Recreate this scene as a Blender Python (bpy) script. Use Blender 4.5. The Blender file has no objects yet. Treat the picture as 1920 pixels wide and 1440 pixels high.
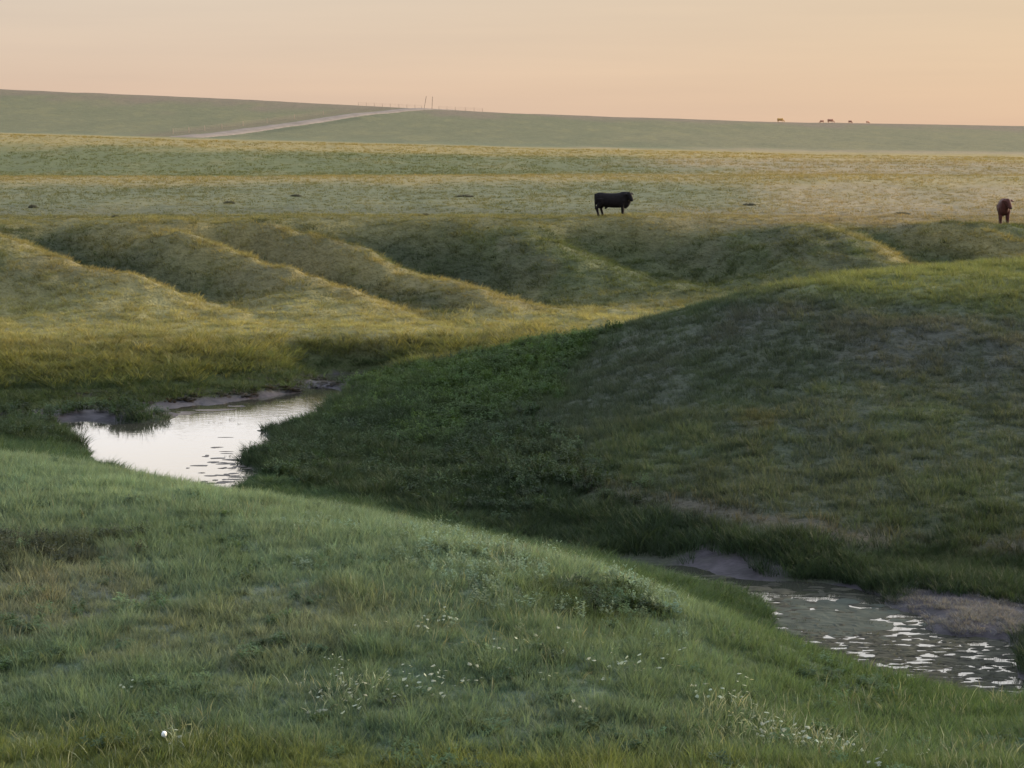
import bpy, bmesh, math, random
import numpy as np
from mathutils import Vector, Matrix

random.seed(7)
rng = np.random.default_rng(11)
scene = bpy.context.scene
col = scene.collection
R = math.radians

# ------------------------------------------------------------------ camera
CAM_Z = 12.0                                   # water level is z = 0
F = 4200.0                                     # focal length in pixels of a 1920 wide picture
PITCH = math.atan(485.0 / F)                   # eye level lies 485 px above the picture centre
cam_d = bpy.data.cameras.new('camera')
cam_d.sensor_width = 36.0
cam_d.lens = 36.0 * F / 1920.0
cam_d.clip_start = 0.5
cam_d.clip_end = 20000
cam = bpy.data.objects.new('camera', cam_d)
cam.location = (0, 0, CAM_Z)
cam.rotation_euler = (math.pi / 2 - PITCH, 0, 0)
col.objects.link(cam)
scene.camera = cam

# ------------------------------------------------------------------ light
SUN_AZ, SUN_EL = R(64), R(12.0)                 # azimuth to the right of the view direction
SUN_DIR = Vector((math.sin(SUN_AZ) * math.cos(SUN_EL), math.cos(SUN_AZ) * math.cos(SUN_EL), math.sin(SUN_EL)))
sd = bpy.data.lights.new('sun', 'SUN')
sd.energy = 5.0
sd.angle = R(5)
sd.color = (1.0, 0.82, 0.57)
sun = bpy.data.objects.new('sun', sd)
sun.rotation_euler = (-SUN_DIR).to_track_quat('-Z', 'Y').to_euler()
col.objects.link(sun)

world = bpy.data.worlds.new('World')
scene.world = world
world.use_nodes = True
wt = world.node_tree
wt.nodes.clear()


def N(t, kind, **kw):
    n = t.nodes.new(kind)
    for k, v in kw.items():
        setattr(n, k, v)
    return n


def ramp(t, stops, interp='LINEAR'):
    n = t.nodes.new('ShaderNodeValToRGB')
    r = n.color_ramp
    r.interpolation = interp
    while len(r.elements) < len(stops):
        r.elements.new(0.5)
    for e, (p, c) in zip(r.elements, stops):
        e.position = p
        e.color = (c[0], c[1], c[2], 1)
    return n


def math_node(t, op, a, b=None, c=None, clamp=False):
    n = t.nodes.new('ShaderNodeMath')
    n.operation = op
    n.use_clamp = clamp
    for i, v in enumerate((a, b, c)):
        if v is None:
            continue
        if isinstance(v, (int, float)):
            n.inputs[i].default_value = v
        else:
            t.links.new(v, n.inputs[i])
    return n.outputs[0]


def mixc(t, fac, a, b, mode='MIX'):
    n = t.nodes.new('ShaderNodeMix')
    n.data_type = 'RGBA'
    n.blend_type = mode
    for idx, v in ((0, fac), (6, a), (7, b)):
        if isinstance(v, (int, float)):
            n.inputs[idx].default_value = v
        elif isinstance(v, tuple):
            n.inputs[idx].default_value = (*v, 1)
        else:
            t.links.new(v, n.inputs[idx])
    return n.outputs[2]


tc = N(wt, 'ShaderNodeTexCoord')
sep = N(wt, 'ShaderNodeSeparateXYZ')
wt.links.new(tc.outputs['Generated'], sep.inputs[0])
# elevation gradients of the hazy evening sky, away from the sun and round the sun
el = math_node(wt, 'MAXIMUM', sep.outputs[2], 0.0)
lift = math_node(wt, 'POWER', el, 0.5)
cool = ramp(wt, [(0.0, (0.375, 0.271, 0.208)), (0.13, (0.375, 0.276, 0.214)), (0.235, (0.362, 0.294, 0.240)),
                 (0.335, (0.93, 0.94, 1.0)), (0.40, (0.95, 0.85, 0.74)), (0.49, (0.84, 0.85, 0.89)), (0.68, (0.86, 0.95, 1.06)), (1.0, (0.74, 0.86, 1.02))])
warm = ramp(wt, [(0.0, (0.378, 0.255, 0.178)), (0.245, (0.388, 0.284, 0.192)), (0.33, (0.66, 0.54, 0.41)),
                 (0.44, (0.90, 0.84, 0.76)), (0.66, (0.88, 0.94, 1.02)), (1.0, (0.74, 0.86, 1.02))])
wt.links.new(lift, cool.inputs[0])
wt.links.new(lift, warm.inputs[0])
dotn = N(wt, 'ShaderNodeVectorMath', operation='DOT_PRODUCT')
wt.links.new(tc.outputs['Generated'], dotn.inputs[0])
dotn.inputs[1].default_value = (math.sin(SUN_AZ), math.cos(SUN_AZ), 0)
side = N(wt, 'ShaderNodeMapRange')
side.interpolation_type = 'SMOOTHSTEP'
side.inputs[1].default_value = 0.22
side.inputs[2].default_value = 0.80
wt.links.new(dotn.outputs['Value'], side.inputs[0])
grad = mixc(wt, side.outputs[0], cool.outputs[0], warm.outputs[0])
# the sky opposite the low sun is dimmer and bluer
back = N(wt, 'ShaderNodeMapRange')
back.interpolation_type = 'SMOOTHSTEP'
back.inputs[1].default_value = -0.9
back.inputs[2].default_value = 0.35
wt.links.new(dotn.outputs['Value'], back.inputs[0])
dim = mixc(wt, back.outputs[0], (0.50, 0.54, 0.62), (1.0, 1.0, 1.0))
grad = mixc(wt, 1.0, grad, dim, 'MULTIPLY')
# faint streaks of high thin cloud
mp = N(wt, 'ShaderNodeMapping')
mp.inputs['Scale'].default_value = (1.6, 1.6, 26.0)
wt.links.new(tc.outputs['Generated'], mp.inputs[0])
cn = N(wt, 'ShaderNodeTexNoise')
cn.inputs['Scale'].default_value = 2.2
cn.inputs['Detail'].default_value = 4.0
wt.links.new(mp.outputs[0], cn.inputs['Vector'])
cr = ramp(wt, [(0.3, (0.945, 0.95, 0.965)), (0.7, (1.045, 1.04, 1.025))])
wt.links.new(cn.outputs['Fac'], cr.inputs[0])
grad = mixc(wt, 1.0, grad, cr.outputs[0], 'MULTIPLY')
bg1 = N(wt, 'ShaderNodeBackground')
bg1.inputs[1].default_value = 1.0
wt.links.new(grad, bg1.inputs[0])
sky = N(wt, 'ShaderNodeTexSky')
sky.sky_type = 'NISHITA'
sky.sun_disc = False
sky.sun_elevation = SUN_EL
sky.sun_rotation = SUN_AZ
bg2 = N(wt, 'ShaderNodeBackground')
bg2.inputs[1].default_value = 0.01
wt.links.new(sky.outputs[0], bg2.inputs[0])
add = N(wt, 'ShaderNodeAddShader')
wt.links.new(bg1.outputs[0], add.inputs[0])
wt.links.new(bg2.outputs[0], add.inputs[1])
wo = N(wt, 'ShaderNodeOutputWorld')
wt.links.new(add.outputs[0], wo.inputs[0])

scene.view_settings.view_transform = 'Standard'
scene.view_settings.look = 'None'
scene.view_settings.exposure = 0.85
scene.view_settings.gamma = 1.0
scene.view_settings.use_curve_mapping = False
scene.render.engine = 'CYCLES'
scene.cycles.use_denoising = True
scene.cycles.max_bounces = 6
scene.cycles.diffuse_bounces = 3
scene.cycles.glossy_bounces = 3
scene.cycles.transmission_bounces = 4
scene.cycles.transparent_max_bounces = 4
scene.cycles.sample_clamp_indirect = 4.0

# ------------------------------------------------------------------ noise and height field
_perm = np.random.default_rng(3).permutation(1024)
_val = np.random.default_rng(4).random(1024) * 2 - 1


def vnoise(x, y, seed=0):
    xi = np.floor(x).astype(np.int64)
    yi = np.floor(y).astype(np.int64)
    fx = x - xi
    fy = y - yi
    fx = fx * fx * fx * (fx * (fx * 6 - 15) + 10)
    fy = fy * fy * fy * (fy * (fy * 6 - 15) + 10)

    def h(a, b):
        return _val[_perm[(_perm[(a + seed * 57) & 1023] + b) & 1023]]
    v0 = h(xi, yi) * (1 - fx) + h(xi + 1, yi) * fx
    v1 = h(xi, yi + 1) * (1 - fx) + h(xi + 1, yi + 1) * fx
    return v0 * (1 - fy) + v1 * fy


def fbm(x, y, octaves=3, seed=0):
    s = 0.0
    a = 1.0
    tot = 0.0
    for o in range(octaves):
        ca, sa = math.cos(0.6 + o), math.sin(0.6 + o)
        s = s + a * vnoise((x * ca - y * sa) * 2 ** o + 13.7 * o, (x * sa + y * ca) * 2 ** o, seed + o)
        tot += a
        a *= 0.55
    return s / tot


def sstep(a, b, x):
    t = np.clip((np.asarray(x, float) - a) / (b - a), 0, 1)
    return t * t * (3 - 2 * t)


CP, SP = math.cos(PITCH), math.sin(PITCH)


def ray(u, v):
    """slopes (x per metre forward, z per metre forward) of the sight line"""
    a = (u - 960) / F
    b = (720 - v) / F
    fy = CP + b * SP
    return a / fy, (-SP + b * CP) / fy


def P(u, v, d):
    sx, sz = ray(u, v)
    return (sx * d, d, CAM_Z + sz * d)


def G(u, v, z=0.0):
    sx, sz = ray(u, v)
    d = (z - CAM_Z) / sz
    return (sx * d, d, z)


# survey points of the valley: (x, y, z)
pts = []
for z_, lst in (
    (0.0, [(128, 806), (220, 793), (340, 777), (480, 762), (620, 749), (700, 711), (170, 850), (250, 892), (330, 925),
           (452, 935), (452, 860), (492, 806), (600, 768), (665, 738), (140, 828)]),
    (-0.55, [(250, 830), (350, 860), (395, 888), (190, 822), (600, 757), (560, 764), (430, 810), (530, 778), (380, 800), (400, 925)]),
    (0.08, [(300, 772), (420, 748), (510, 739), (570, 733), (640, 729)]),
    (-0.28, [(630, 717), (680, 713)]),
    (0.14, [(492, 892), (505, 915), (530, 938), (486, 868), (520, 880)]),
    (0.3, [(30, 792), (-30, 806), (-120, 806), (60, 768), (-30, 770), (-200, 790), (70, 818), (20, 830)]),
    # right pond
    (0.02, [(1430, 1128), (1550, 1120), (1660, 1135), (1445, 1170), (1478, 1205), (1520, 1245), (1580, 1285), (1680, 1312), (1860, 1318),
            (1905, 1250), (1890, 1212), (1780, 1192), (1990, 1310)]),
    (-0.4, [(1520, 1150), (1600, 1150), (1560, 1180), (1550, 1215), (1640, 1250), (1760, 1275), (1840, 1270), (1700, 1225), (1640, 1190), (1760, 1235), (1850, 1240)]),
    # sedge choked run between the pools
    (0.08, [(560, 930), (700, 965), (850, 1000), (1000, 1030), (1150, 1062), (1240, 1080)]),
    (-0.06, [(1330, 1085), (1400, 1118), (1370, 1100)]),
    (0.10, [(1300, 1060), (1440, 1075)]),
    (0.13, [(1700, 1120), (1800, 1140), (1900, 1150), (2050, 1180), (1650, 1105), (1850, 1180)]),
    (-0.12, [(1250, 1068), (1300, 1078)]),
):
    for u, v in lst:
        pts.append(G(u, v, z_))
for t in [
    # foreground bluff top: floor of the picture to its far brow
    (-500, 1440, 30), (0, 1440, 30), (500, 1440, 30), (960, 1440, 30), (1400, 1440, 30), (1900, 1440, 29.8), (2500, 1440, 29.5),
    (-400, 1200, 37), (0, 1200, 37.5), (500, 1200, 37.5), (960, 1200, 37), (1200, 1250, 35.6), (0, 1000, 46), (400, 1020, 45), (800, 1090, 42),
    (-500, 845, 55), (-200, 847, 55.5), (0, 857, 55.5), (150, 883, 55), (300, 912, 54.5), (480, 940, 53), (700, 977, 51), (900, 1025, 48), (1080, 1067, 45.5),
    (1250, 1125, 43), (1380, 1195, 40.5), (1460, 1270, 38.5), (1540, 1336, 36.5), (1640, 1385, 34.6), (1800, 1405, 33.6), (1950, 1410, 33.2), (2400, 1330, 34),
    (1300, 1345, 33), (1650, 1425, 31.6),
    # right hill, seen from its toe upwards
    (1500, 1088, 58.5), (1500, 985, 62), (1500, 900, 67), (1500, 800, 73), (1500, 650, 84), (1500, 560, 91), (1500, 533, 95), (1500, 525, 101),
    (1920, 1085, 58), (1920, 1030, 60), (1920, 900, 67), (1920, 700, 78.5), (1920, 560, 88), (1920, 515, 95), (1920, 496, 103), (1920, 496, 108),
    (2350, 1050, 58), (2350, 900, 66), (2350, 700, 77), (2350, 550, 87), (2350, 480, 96), (2350, 455, 106), (3000, 900, 60), (3000, 600, 80), (3000, 440, 100),
    (1720, 1050, 59.5), (1720, 860, 69), (1720, 640, 83), (1720, 525, 93), (1720, 506, 100), (1720, 503, 106),
    (1330, 1050, 60.5), (1330, 950, 64.5), (1330, 850, 71), (1330, 700, 83), (1330, 610, 92), (1330, 574, 97), (1350, 566, 100),
    (1150, 1030, 62.5), (1150, 930, 67), (1150, 820, 76), (1150, 690, 90), (1150, 625, 98), (1180, 607, 102),
    (1000, 985, 65.8), (1000, 905, 70.5), (1000, 800, 81.5), (1000, 720, 92), (1000, 662, 100), (1020, 648, 104),
    (850, 930, 70.5), (850, 840, 79), (850, 760, 89), (850, 700, 99), (800, 685, 104),
    (700, 880, 76), (700, 800, 86), (700, 740, 97), (740, 712, 102.5), (580, 880, 76.5), (580, 820, 84.5), (530, 850, 80),
    # far bank of the stream, flood meadow
    (-500, 780, 92), (-500, 640, 107), (-500, 590, 116), (-200, 770, 93.5), (-200, 640, 107), (-200, 600, 115), (0, 800, 88), (60, 770, 94), (100, 690, 101.5), (100, 640, 108), (100, 600, 115), (300, 735, 98), (300, 672, 104.5), (300, 632, 109.5), (300, 597, 116),
    (500, 725, 101.5), (500, 680, 105), (500, 628, 111), (500, 598, 117), (700, 690, 106), (700, 640, 110), (700, 605, 116.5), (850, 668, 108), (850, 640, 111), (850, 608, 117),
    (1000, 625, 113), (1000, 595, 119), (1150, 606, 114), (1150, 585, 121), (1250, 580, 122), (1250, 600, 116),
    (-500, 440, 132), (-500, 500, 126), (-250, 560, 120), (-120, 520, 123), (-30, 575, 119), (60, 575, 119),
    (1440, 470, 134), (1420, 510, 129), (1560, 500, 129.5), (2300, 440, 138), (2300, 480, 130), (1800, 500, 128),
]:
    pts.append(P(*t))


def line(ctl, step=2.0):
    c = np.array(ctl, float)
    seg = np.hypot(*np.diff(c[:, :2], axis=0).T)
    t = np.concatenate([[0], np.cumsum(seg)])
    m = max(2, int(t[-1] / step))
    tt = np.linspace(0, t[-1], m)
    o = np.stack([np.interp(tt, t, c[:, k]) for k in range(3)], 1)
    dirv = c[-1, :2] - c[0, :2]
    nv = np.array([-dirv[1], dirv[0]]) / np.hypot(*dirv)
    wob = 0.95 * vnoise(tt / 4.5 + c[0, 0], tt * 0 + c[0, 1], 77) * np.sin(np.linspace(0, math.pi, m))
    o[:, :2] += wob[:, None] * nv
    o[:, 2] += 0.18 * vnoise(tt / 3.5 + 5 + c[0, 0], tt * 0 + c[0, 1], 78)
    return o


def rel(u, d, dz):                               # x from the picture column, z given
    sx, _ = ray(u, 500)
    return (sx * d, d, CAM_Z + dz)


CRESTS = [line([P(*q) for q in l]) for l in (
    [(-60, 432, 137), (0, 450, 133), (100, 470, 129.5), (220, 518, 124), (330, 550, 121), (450, 588, 117.5)],
    [(240, 424, 141), (330, 440, 137), (400, 460, 134), (560, 510, 128), (680, 555, 123), (740, 580, 120)],
    [(385, 424, 141), (500, 446, 138), (600, 470, 135), (700, 494, 132), (800, 519, 129), (900, 540, 126), (945, 567, 122)],
    [(920, 428, 141), (1000, 460, 136), (1100, 497, 132), (1200, 530, 128), (1290, 560, 124)],
    [(1540, 428, 140), (1600, 442, 137), (1645, 462, 134.5), (1690, 490, 131)],
    [(1740, 430, 139.5), (1820, 442, 137), (1900, 462, 134.5), (1950, 480, 131)])]
GULLIES = [line([rel(*q) for q in l]) for l in (
    [(60, 140, -7.2), (90, 137, -8.4), (150, 132.5, -9.3), (250, 128, -10.0), (350, 123, -10.2)],
    [(400, 140.3, -7.2), (430, 138, -8.4), (500, 135, -9.2), (590, 131, -9.8), (700, 126, -10.1), (800, 121.5, -10.1)],
    [(600, 140.6, -7.3), (700, 139, -8.2), (800, 136.2, -9.0), (880, 133, -9.6), (930, 128.5, -10.1), (1000, 124, -10.1)],
    [(1090, 140.6, -7.3), (1160, 138.8, -8.4), (1270, 136, -9.1), (1360, 131, -9.8)],
    [(1700, 139, -7.3), (1735, 136.5, -8.2), (1760, 132, -9.0)])]
for l in CRESTS + GULLIES:
    pts += [tuple(q) for q in l]
for q in [(1500, 124, -9.9), (1500, 113, -10.2), (1700, 118, -9.9), (1920, 117, -9.6), (2300, 118, -9), (2800, 118, -8.2), (1330, 110, -9.9), (1150, 108, -10.5)]:
    pts.append(rel(*q))
for u in (-900, -500, -200, 0, 200, 400, 600, 800, 1000, 1200, 1400, 1600, 1800, 2000, 2300, 2800):
    pts.append(P(u, 421, 142.5))
    pts.append(P(u, 404, 150))
    pts.append(P(u, 388, 160))
PT = np.array(pts)

_S = 40.0


def _phi(r2):
    return np.sqrt(r2 + 0.0004) ** 1.5


def _fit():
    X = PT[:, :2] / _S
    n = len(X)
    D = ((X[:, None, :] - X[None, :, :]) ** 2).sum(-1)
    A = np.zeros((n + 3, n + 3))
    A[:n, :n] = -_phi(D) * -1
    A[:n, :n] += np.eye(n) * 2e-4 * -1
    A[:n, n] = 1
    A[:n, n + 1:] = X
    A[n, :n] = 1
    A[n + 1:, :n] = X.T
    b = np.zeros(n + 3)
    b[:n] = PT[:, 2]
    return np.linalg.solve(A, b)


_W = _fit()


def line_dist(x, y, lines):
    best = np.full(len(x), 1e9)
    for l in lines:
        for p, q in zip(l[:-1], l[1:]):
            dx, dy = q[0] - p[0], q[1] - p[1]
            t = np.clip(((x - p[0]) * dx + (y - p[1]) * dy) / (dx * dx + dy * dy), 0, 1)
            best = np.minimum(best, np.hypot(x - p[0] - t * dx, y - p[1] - t * dy))
    return best


def near_h(x, y):
    out = np.empty(x.shape)
    X = PT[:, :2] / _S
    n = len(X)
    for i in range(0, len(x), 20000):
        xs = x[i:i + 20000] / _S
        ys = y[i:i + 20000] / _S
        D = (xs[:, None] - X[None, :, 0]) ** 2 + (ys[:, None] - X[None, :, 1]) ** 2
        out[i:i + 20000] = _phi(D) @ _W[:n] + _W[n] + _W[n + 1] * xs + _W[n + 2] * ys
    return out


# the open prairie beyond the valley: heights along the line of sight at several columns
FU = np.array([-1400, -400, 0, 480, 960, 1440, 1920, 2600, 3600], float)
FAR = [   # distance, picture rows at those columns
    (141, [421] * 9), (150, [404] * 9), (185, [362, 362, 362, 362, 366, 368, 368, 368, 368]),
    (215, [341, 341, 341, 340, 338, 338, 340, 340, 340]), (232, [334, 334, 334, 333, 331, 331, 332, 332, 332]),
    (262, [330, 330, 330, 329, 327, 326, 327, 327, 327]),
    (330, [290, 292, 292, 298, 303, 306, 310, 310, 310]), (400, [258, 262, 264, 278, 288, 296, 302, 302, 302]),
    (440, [244, 249, 252, 268, 280, 290, 297, 297, 297]), (500, [243, 248, 250, 266, 277, 287, 294, 294, 294]),
    (560, [238, 244, 246, 258, 270, 280, 286, 286, 286]), (680, [205, 214, 220, 234, 244, 258, 264, 264, 264]),
    (820, [166, 176, 184, 202, 220, 236, 246, 246, 246]), (900, [154, 160, 168, 188, 212.5, 229, 237, 237, 237]),
    (960, [153, 158, 167, 188.5, 213, 229.5, 237.5, 238, 238]), (1300, [190, 196, 200, 215, 235, 245, 250, 250, 250]), (2500, [225, 225, 225, 230, 240, 250, 255, 255, 255]),
    (6000, [242] * 9),
]
FD = np.array([f[0] for f in FAR], float)
FZ = np.array([[ray(0, v)[1] * d for v in vs] for d, vs in FAR]) + CAM_Z
FSL = np.gradient(FZ, FD, axis=0)
for j in range(FZ.shape[1]):                       # monotone slopes
    s = np.diff(FZ[:, j]) / np.diff(FD)
    for i in range(1, len(FD) - 1):
        if s[i - 1] * s[i] <= 0:
            FSL[i, j] = 0
        else:
            FSL[i, j] = 2 * s[i - 1] * s[i] / (s[i - 1] + s[i])


def far_h(x, y):
    d = np.clip(y, FD[0], FD[-1] - 1)
    uu = 960 + F * x / np.maximum(y, 60.0) * CP
    uu = np.clip(uu, FU[0], FU[-1] - 1)
    k = np.searchsorted(FD, d, side='right') - 1
    h = FD[k + 1] - FD[k]
    t = (d - FD[k]) / h
    j = np.searchsorted(FU, uu, side='right') - 1
    w = (uu - FU[j]) / (FU[j + 1] - FU[j])

    def ev(jj):
        return ((2 * t ** 3 - 3 * t ** 2 + 1) * FZ[k, jj] + (t ** 3 - 2 * t ** 2 + t) * h * FSL[k, jj]
                + (-2 * t ** 3 + 3 * t ** 2) * FZ[k + 1, jj] + (t ** 3 - t ** 2) * h * FSL[k + 1, jj])
    return ev(j) * (1 - w) + ev(j + 1) * w


def height(x, y):
    x = np.asarray(x, float).ravel()
    y = np.asarray(y, float).ravel()
    r = np.hypot(x, y)
    ang = np.degrees(np.arctan2(np.abs(x), np.maximum(y, 1e-3)))
    ang = np.where(y <= 0, 90, ang)
    z = np.full(x.shape, 6.0)
    m = (y > 15) & (y < 162) & (ang < 55)
    zn = np.full(x.shape, 6.0)
    if m.any():
        zn[m] = near_h(x[m], y[m])
    zf = far_h(x, y)
    w = sstep(143, 160, y)
    core = zn * (1 - w) + zf * w
    plain_shade_rise = 5.6 + 4.9 * (x > 0) * sstep(135, 70, y) * sstep(-30, 10, y)  # unseen ground at right raised to keep the sun off the bluff
    ws = sstep(27, 44, ang) * (1 - sstep(160, 400, y))
    ws = np.where(y < 20, sstep(27, 44, ang), ws)
    z = core * (1 - ws) + plain_shade_rise * ws
    wb = sstep(29, 21, r)                                    # the bluff the camera stands on
    bl = CAM_Z - 1.7 - 7.0 * sstep(3.0, 26, r) ** 0.8
    z = z * (1 - wb) + bl * wb
    # natural unevenness
    wet = sstep(0.15, 0.9, z)
    z = z + wet * (0.10 * fbm(x / 2.6, y / 2.6, 3, 2) + 0.05 * fbm(x / 0.7, y / 0.7, 2, 9)) * sstep(300, 150, y)
    z = z + (0.06 * fbm(x / 1.5, y / 1.1, 3, 12) + 0.03 * fbm(x / 0.35, y / 0.3, 2, 15)) * (1 - wet) * sstep(200, 150, y)
    z = z + sstep(1.2, 2.8, z) * sstep(60, 66, y) * sstep(112, 104, y) * (0.26 * fbm(x / 5.5, y / 5.5, 3, 18) + 0.09 * fbm(x / 1.6, y / 1.6, 2, 19))
    slope_zone = sstep(112, 120, y) * sstep(146, 138, y)
    z = z + slope_zone * (0.34 * fbm(x / 4.2, y / 4.2, 3, 21) + 0.22 * fbm(x / 1.3, y / 1.3, 2, 24))
    z = z + sstep(150, 320, y) * (0.22 * fbm(x / 30, y / 30, 3, 5) + 0.10 * fbm(x / 7, y / 11, 2, 6))
    return z


def hz(x, y):
    return float(height(np.array([x]), np.array([y]))[0])


# ------------------------------------------------------------------ what grows where
CH_Y = np.array([30, 44, 50, 55, 62, 66, 70, 74, 80, 88], float)
CH_X = np.array([16, 12.6, 9.2, 6.6, 1.8, -1.2, -4.6, -7.4, -13.0, -30.0])
FB_X = np.array([-60, -30, -20, -12, -8, -5.4, -1, 4, 10, 30, 60], float)
FB_Y = np.array([92, 92, 92, 98, 102, 104.5, 107, 108.5, 109.5, 110, 110])


def C(*a):
    return np.array(a)


def blob(x, y, cx, cy, rx, ry, wob=0.35, seed=30):
    q = np.hypot((x - cx) / rx, (y - cy) / ry) + wob * fbm(x / (rx * 0.5), y / (ry * 0.5), 3, seed)
    return sstep(1.25, 0.55, q)


def zones(x, y):
    fb = np.interp(x, FB_X, FB_Y)
    far_side = y > fb
    ch = np.interp(y, CH_Y, CH_X)
    mound = (~far_side) & (x < ch) & (y < 90)
    hill = (~far_side) & (~mound)
    return mound, hill, far_side


def veg_colour(x, y, z):
    """base colour of the plant cover (some sun and shade is put into it)"""
    n = len(x)
    mound, hill, far_side = zones(x, y)
    a1 = fbm(x / 6, y / 9, 3, 40)
    a2 = fbm(x / 1.7, y / 3.0, 3, 44)
    a3 = fbm(x / 0.55, y / 0.9, 2, 47)
    c = np.zeros((n, 3))

    def mix(base, colr, w):
        w = np.clip(w, 0, 1)[:, None]
        return base * (1 - w) + colr * w
    # foreground
    g = np.tile(C(0.086, 0.128, 0.086), (n, 1))
    g = mix(g, C(0.096, 0.140, 0.102), sstep(35, 43, y + 3 * a1) * 0.9)
    g = mix(g, C(0.110, 0.138, 0.094), sstep(0.05, 0.55, a2) * 0.5)
    g = mix(g, C(0.062, 0.090, 0.046), sstep(0.05, 0.5, -a2 - 0.3 * a3) * 0.6)
    px, py, _ = P(90, 1130, 40.5)
    g = mix(g, C(0.138, 0.142, 0.112), blob(x, y, px, py, 2.3, 3.4) * (0.62 + 0.35 * a3))
    px, py, _ = P(480, 1180, 38)
    g = mix(g, C(0.135, 0.145, 0.105), blob(x, y, px, py, 2.6, 3.0, 0.6, 31) * (0.45 + 0.3 * a3))
    px, py, _ = P(60, 1040, 44.5)
    g = mix(g, C(0.044, 0.050, 0.034), blob(x, y, px, py, 1.9, 1.9, 0.7, 33) * 0.85)
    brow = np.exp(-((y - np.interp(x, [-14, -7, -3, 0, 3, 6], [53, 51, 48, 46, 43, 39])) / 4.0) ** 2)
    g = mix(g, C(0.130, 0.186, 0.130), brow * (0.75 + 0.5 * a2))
    px, py, _ = P(150, 1425, 30.2)
    g = mix(g, C(0.100, 0.120, 0.036), sstep(31.8, 30.3, y + 0.9 * a1 + 0.5 * a2) * 0.8)
    px, py, _ = P(1120, 1150, 41)
    g = mix(g, C(0.038, 0.058, 0.024), blob(x, y, px, py, 1.3, 2.2, 0.5, 36) * 0.9)
    g = mix(g, C(0.058, 0.092, 0.042), sstep(1.6, 5.0, x + 1.1 * a1 + 0.5 * a2) * 0.85)
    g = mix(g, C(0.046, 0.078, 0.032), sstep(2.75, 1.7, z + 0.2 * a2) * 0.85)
    # right hill
    h = np.tile(C(0.052, 0.068, 0.047), (n, 1))
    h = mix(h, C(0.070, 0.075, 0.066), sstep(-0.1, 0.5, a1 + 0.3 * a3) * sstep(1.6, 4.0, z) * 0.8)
    h = mix(h, C(0.052, 0.075, 0.037), sstep(0.0, 0.5, -a1 + 0.4 * a2) * 0.6)
    h = mix(h, C(0.042, 0.056, 0.033), sstep(0.1, 0.5, -a2) * 0.6)
    h = mix(h, C(0.125, 0.140, 0.052), sstep(4.6, 5.6, z + 0.3 * a2) * 0.9)  # sunlit yellow green of the hill's brow painted in
    h = mix(h, C(0.052, 0.086, 0.024), blob(x, y, -3.6, 96, 6.5, 13, 1.0, 37) * 0.75)
    px, py, _ = P(1410, 790, 75)
    h = mix(h, C(0.085, 0.075, 0.025), blob(x, y, px, py, 0.8, 2.0, 0.8, 38) * 0.5)
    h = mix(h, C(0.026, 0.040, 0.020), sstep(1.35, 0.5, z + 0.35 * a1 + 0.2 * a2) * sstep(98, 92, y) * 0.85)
    # cattle trail along the foot of the hill: bare pinkish earth
    tx = [P(u, v, d) for u, v, d in ((1090, 903, 69.3), (1180, 922, 67), (1260, 938, 65.2), (1400, 968, 63), (1560, 985, 61.6), (1750, 1010, 60.6), (1960, 1035, 60))]
    tx = np.array(tx)
    ty = np.interp(x, tx[:, 0], tx[:, 1])
    tr = np.exp(-((y - ty + 0.5 * a2) / 0.75) ** 2) * (x > tx[0, 0]) * (x < 40)
    trail = tr * sstep(-0.25, 0.35, fbm(x / 2.2, y / 2.2, 3, 52) + 0.08)
    h = mix(h, C(0.12, 0.092, 0.080), trail * 0.5)
    # far meadow, spurs, gullies
    f = np.tile(C(0.165, 0.152, 0.066), (n, 1))
    f = mix(f, C(0.085, 0.098, 0.035), sstep(0.0, 0.5, a2 + 0.4 * a1) * 0.7)
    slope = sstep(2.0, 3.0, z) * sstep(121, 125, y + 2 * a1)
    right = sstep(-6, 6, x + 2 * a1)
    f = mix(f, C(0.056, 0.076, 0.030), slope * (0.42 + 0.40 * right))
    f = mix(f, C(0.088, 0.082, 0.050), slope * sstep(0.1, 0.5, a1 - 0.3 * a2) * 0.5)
    f = mix(f, C(0.045, 0.062, 0.022), sstep(0.1, 0.5, -a2) * 0.45)
    # dry crest grass and rank gully grass, sunlit gold and shade painted in
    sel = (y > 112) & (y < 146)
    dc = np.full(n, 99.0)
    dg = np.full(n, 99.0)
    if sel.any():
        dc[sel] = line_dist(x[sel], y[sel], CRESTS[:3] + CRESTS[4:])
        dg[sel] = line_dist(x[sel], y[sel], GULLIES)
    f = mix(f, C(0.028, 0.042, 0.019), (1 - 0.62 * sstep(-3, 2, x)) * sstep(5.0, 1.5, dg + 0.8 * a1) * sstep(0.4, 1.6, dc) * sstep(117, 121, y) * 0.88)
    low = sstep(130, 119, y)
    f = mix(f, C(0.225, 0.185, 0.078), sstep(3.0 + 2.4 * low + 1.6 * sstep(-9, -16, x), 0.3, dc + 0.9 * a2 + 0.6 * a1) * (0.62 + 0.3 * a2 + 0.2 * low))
    f = mix(f, C(0.245, 0.225, 0.098), sstep(107, 112, y + 1.5 * a1) * sstep(123, 118, y + 1.5 * a2) * sstep(1.3, 1.7, z) * (0.75 + 0.4 * a2))  # part of the meadow's golden sunlight put into its colour
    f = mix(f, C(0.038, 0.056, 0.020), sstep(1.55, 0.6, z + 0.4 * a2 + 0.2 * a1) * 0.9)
    # plateau; grazing sun's gold put into crest colours, greener shade into the rises
    b1 = fbm(x / 16, y / 60, 3, 60)
    b2 = fbm(x / 5, y / 22, 3, 63)
    p = np.tile(C(0.100, 0.105, 0.058), (n, 1))
    p = mix(p, C(0.165, 0.150, 0.060), sstep(152, 144, y + 3 * b1) * 0.9)
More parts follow.
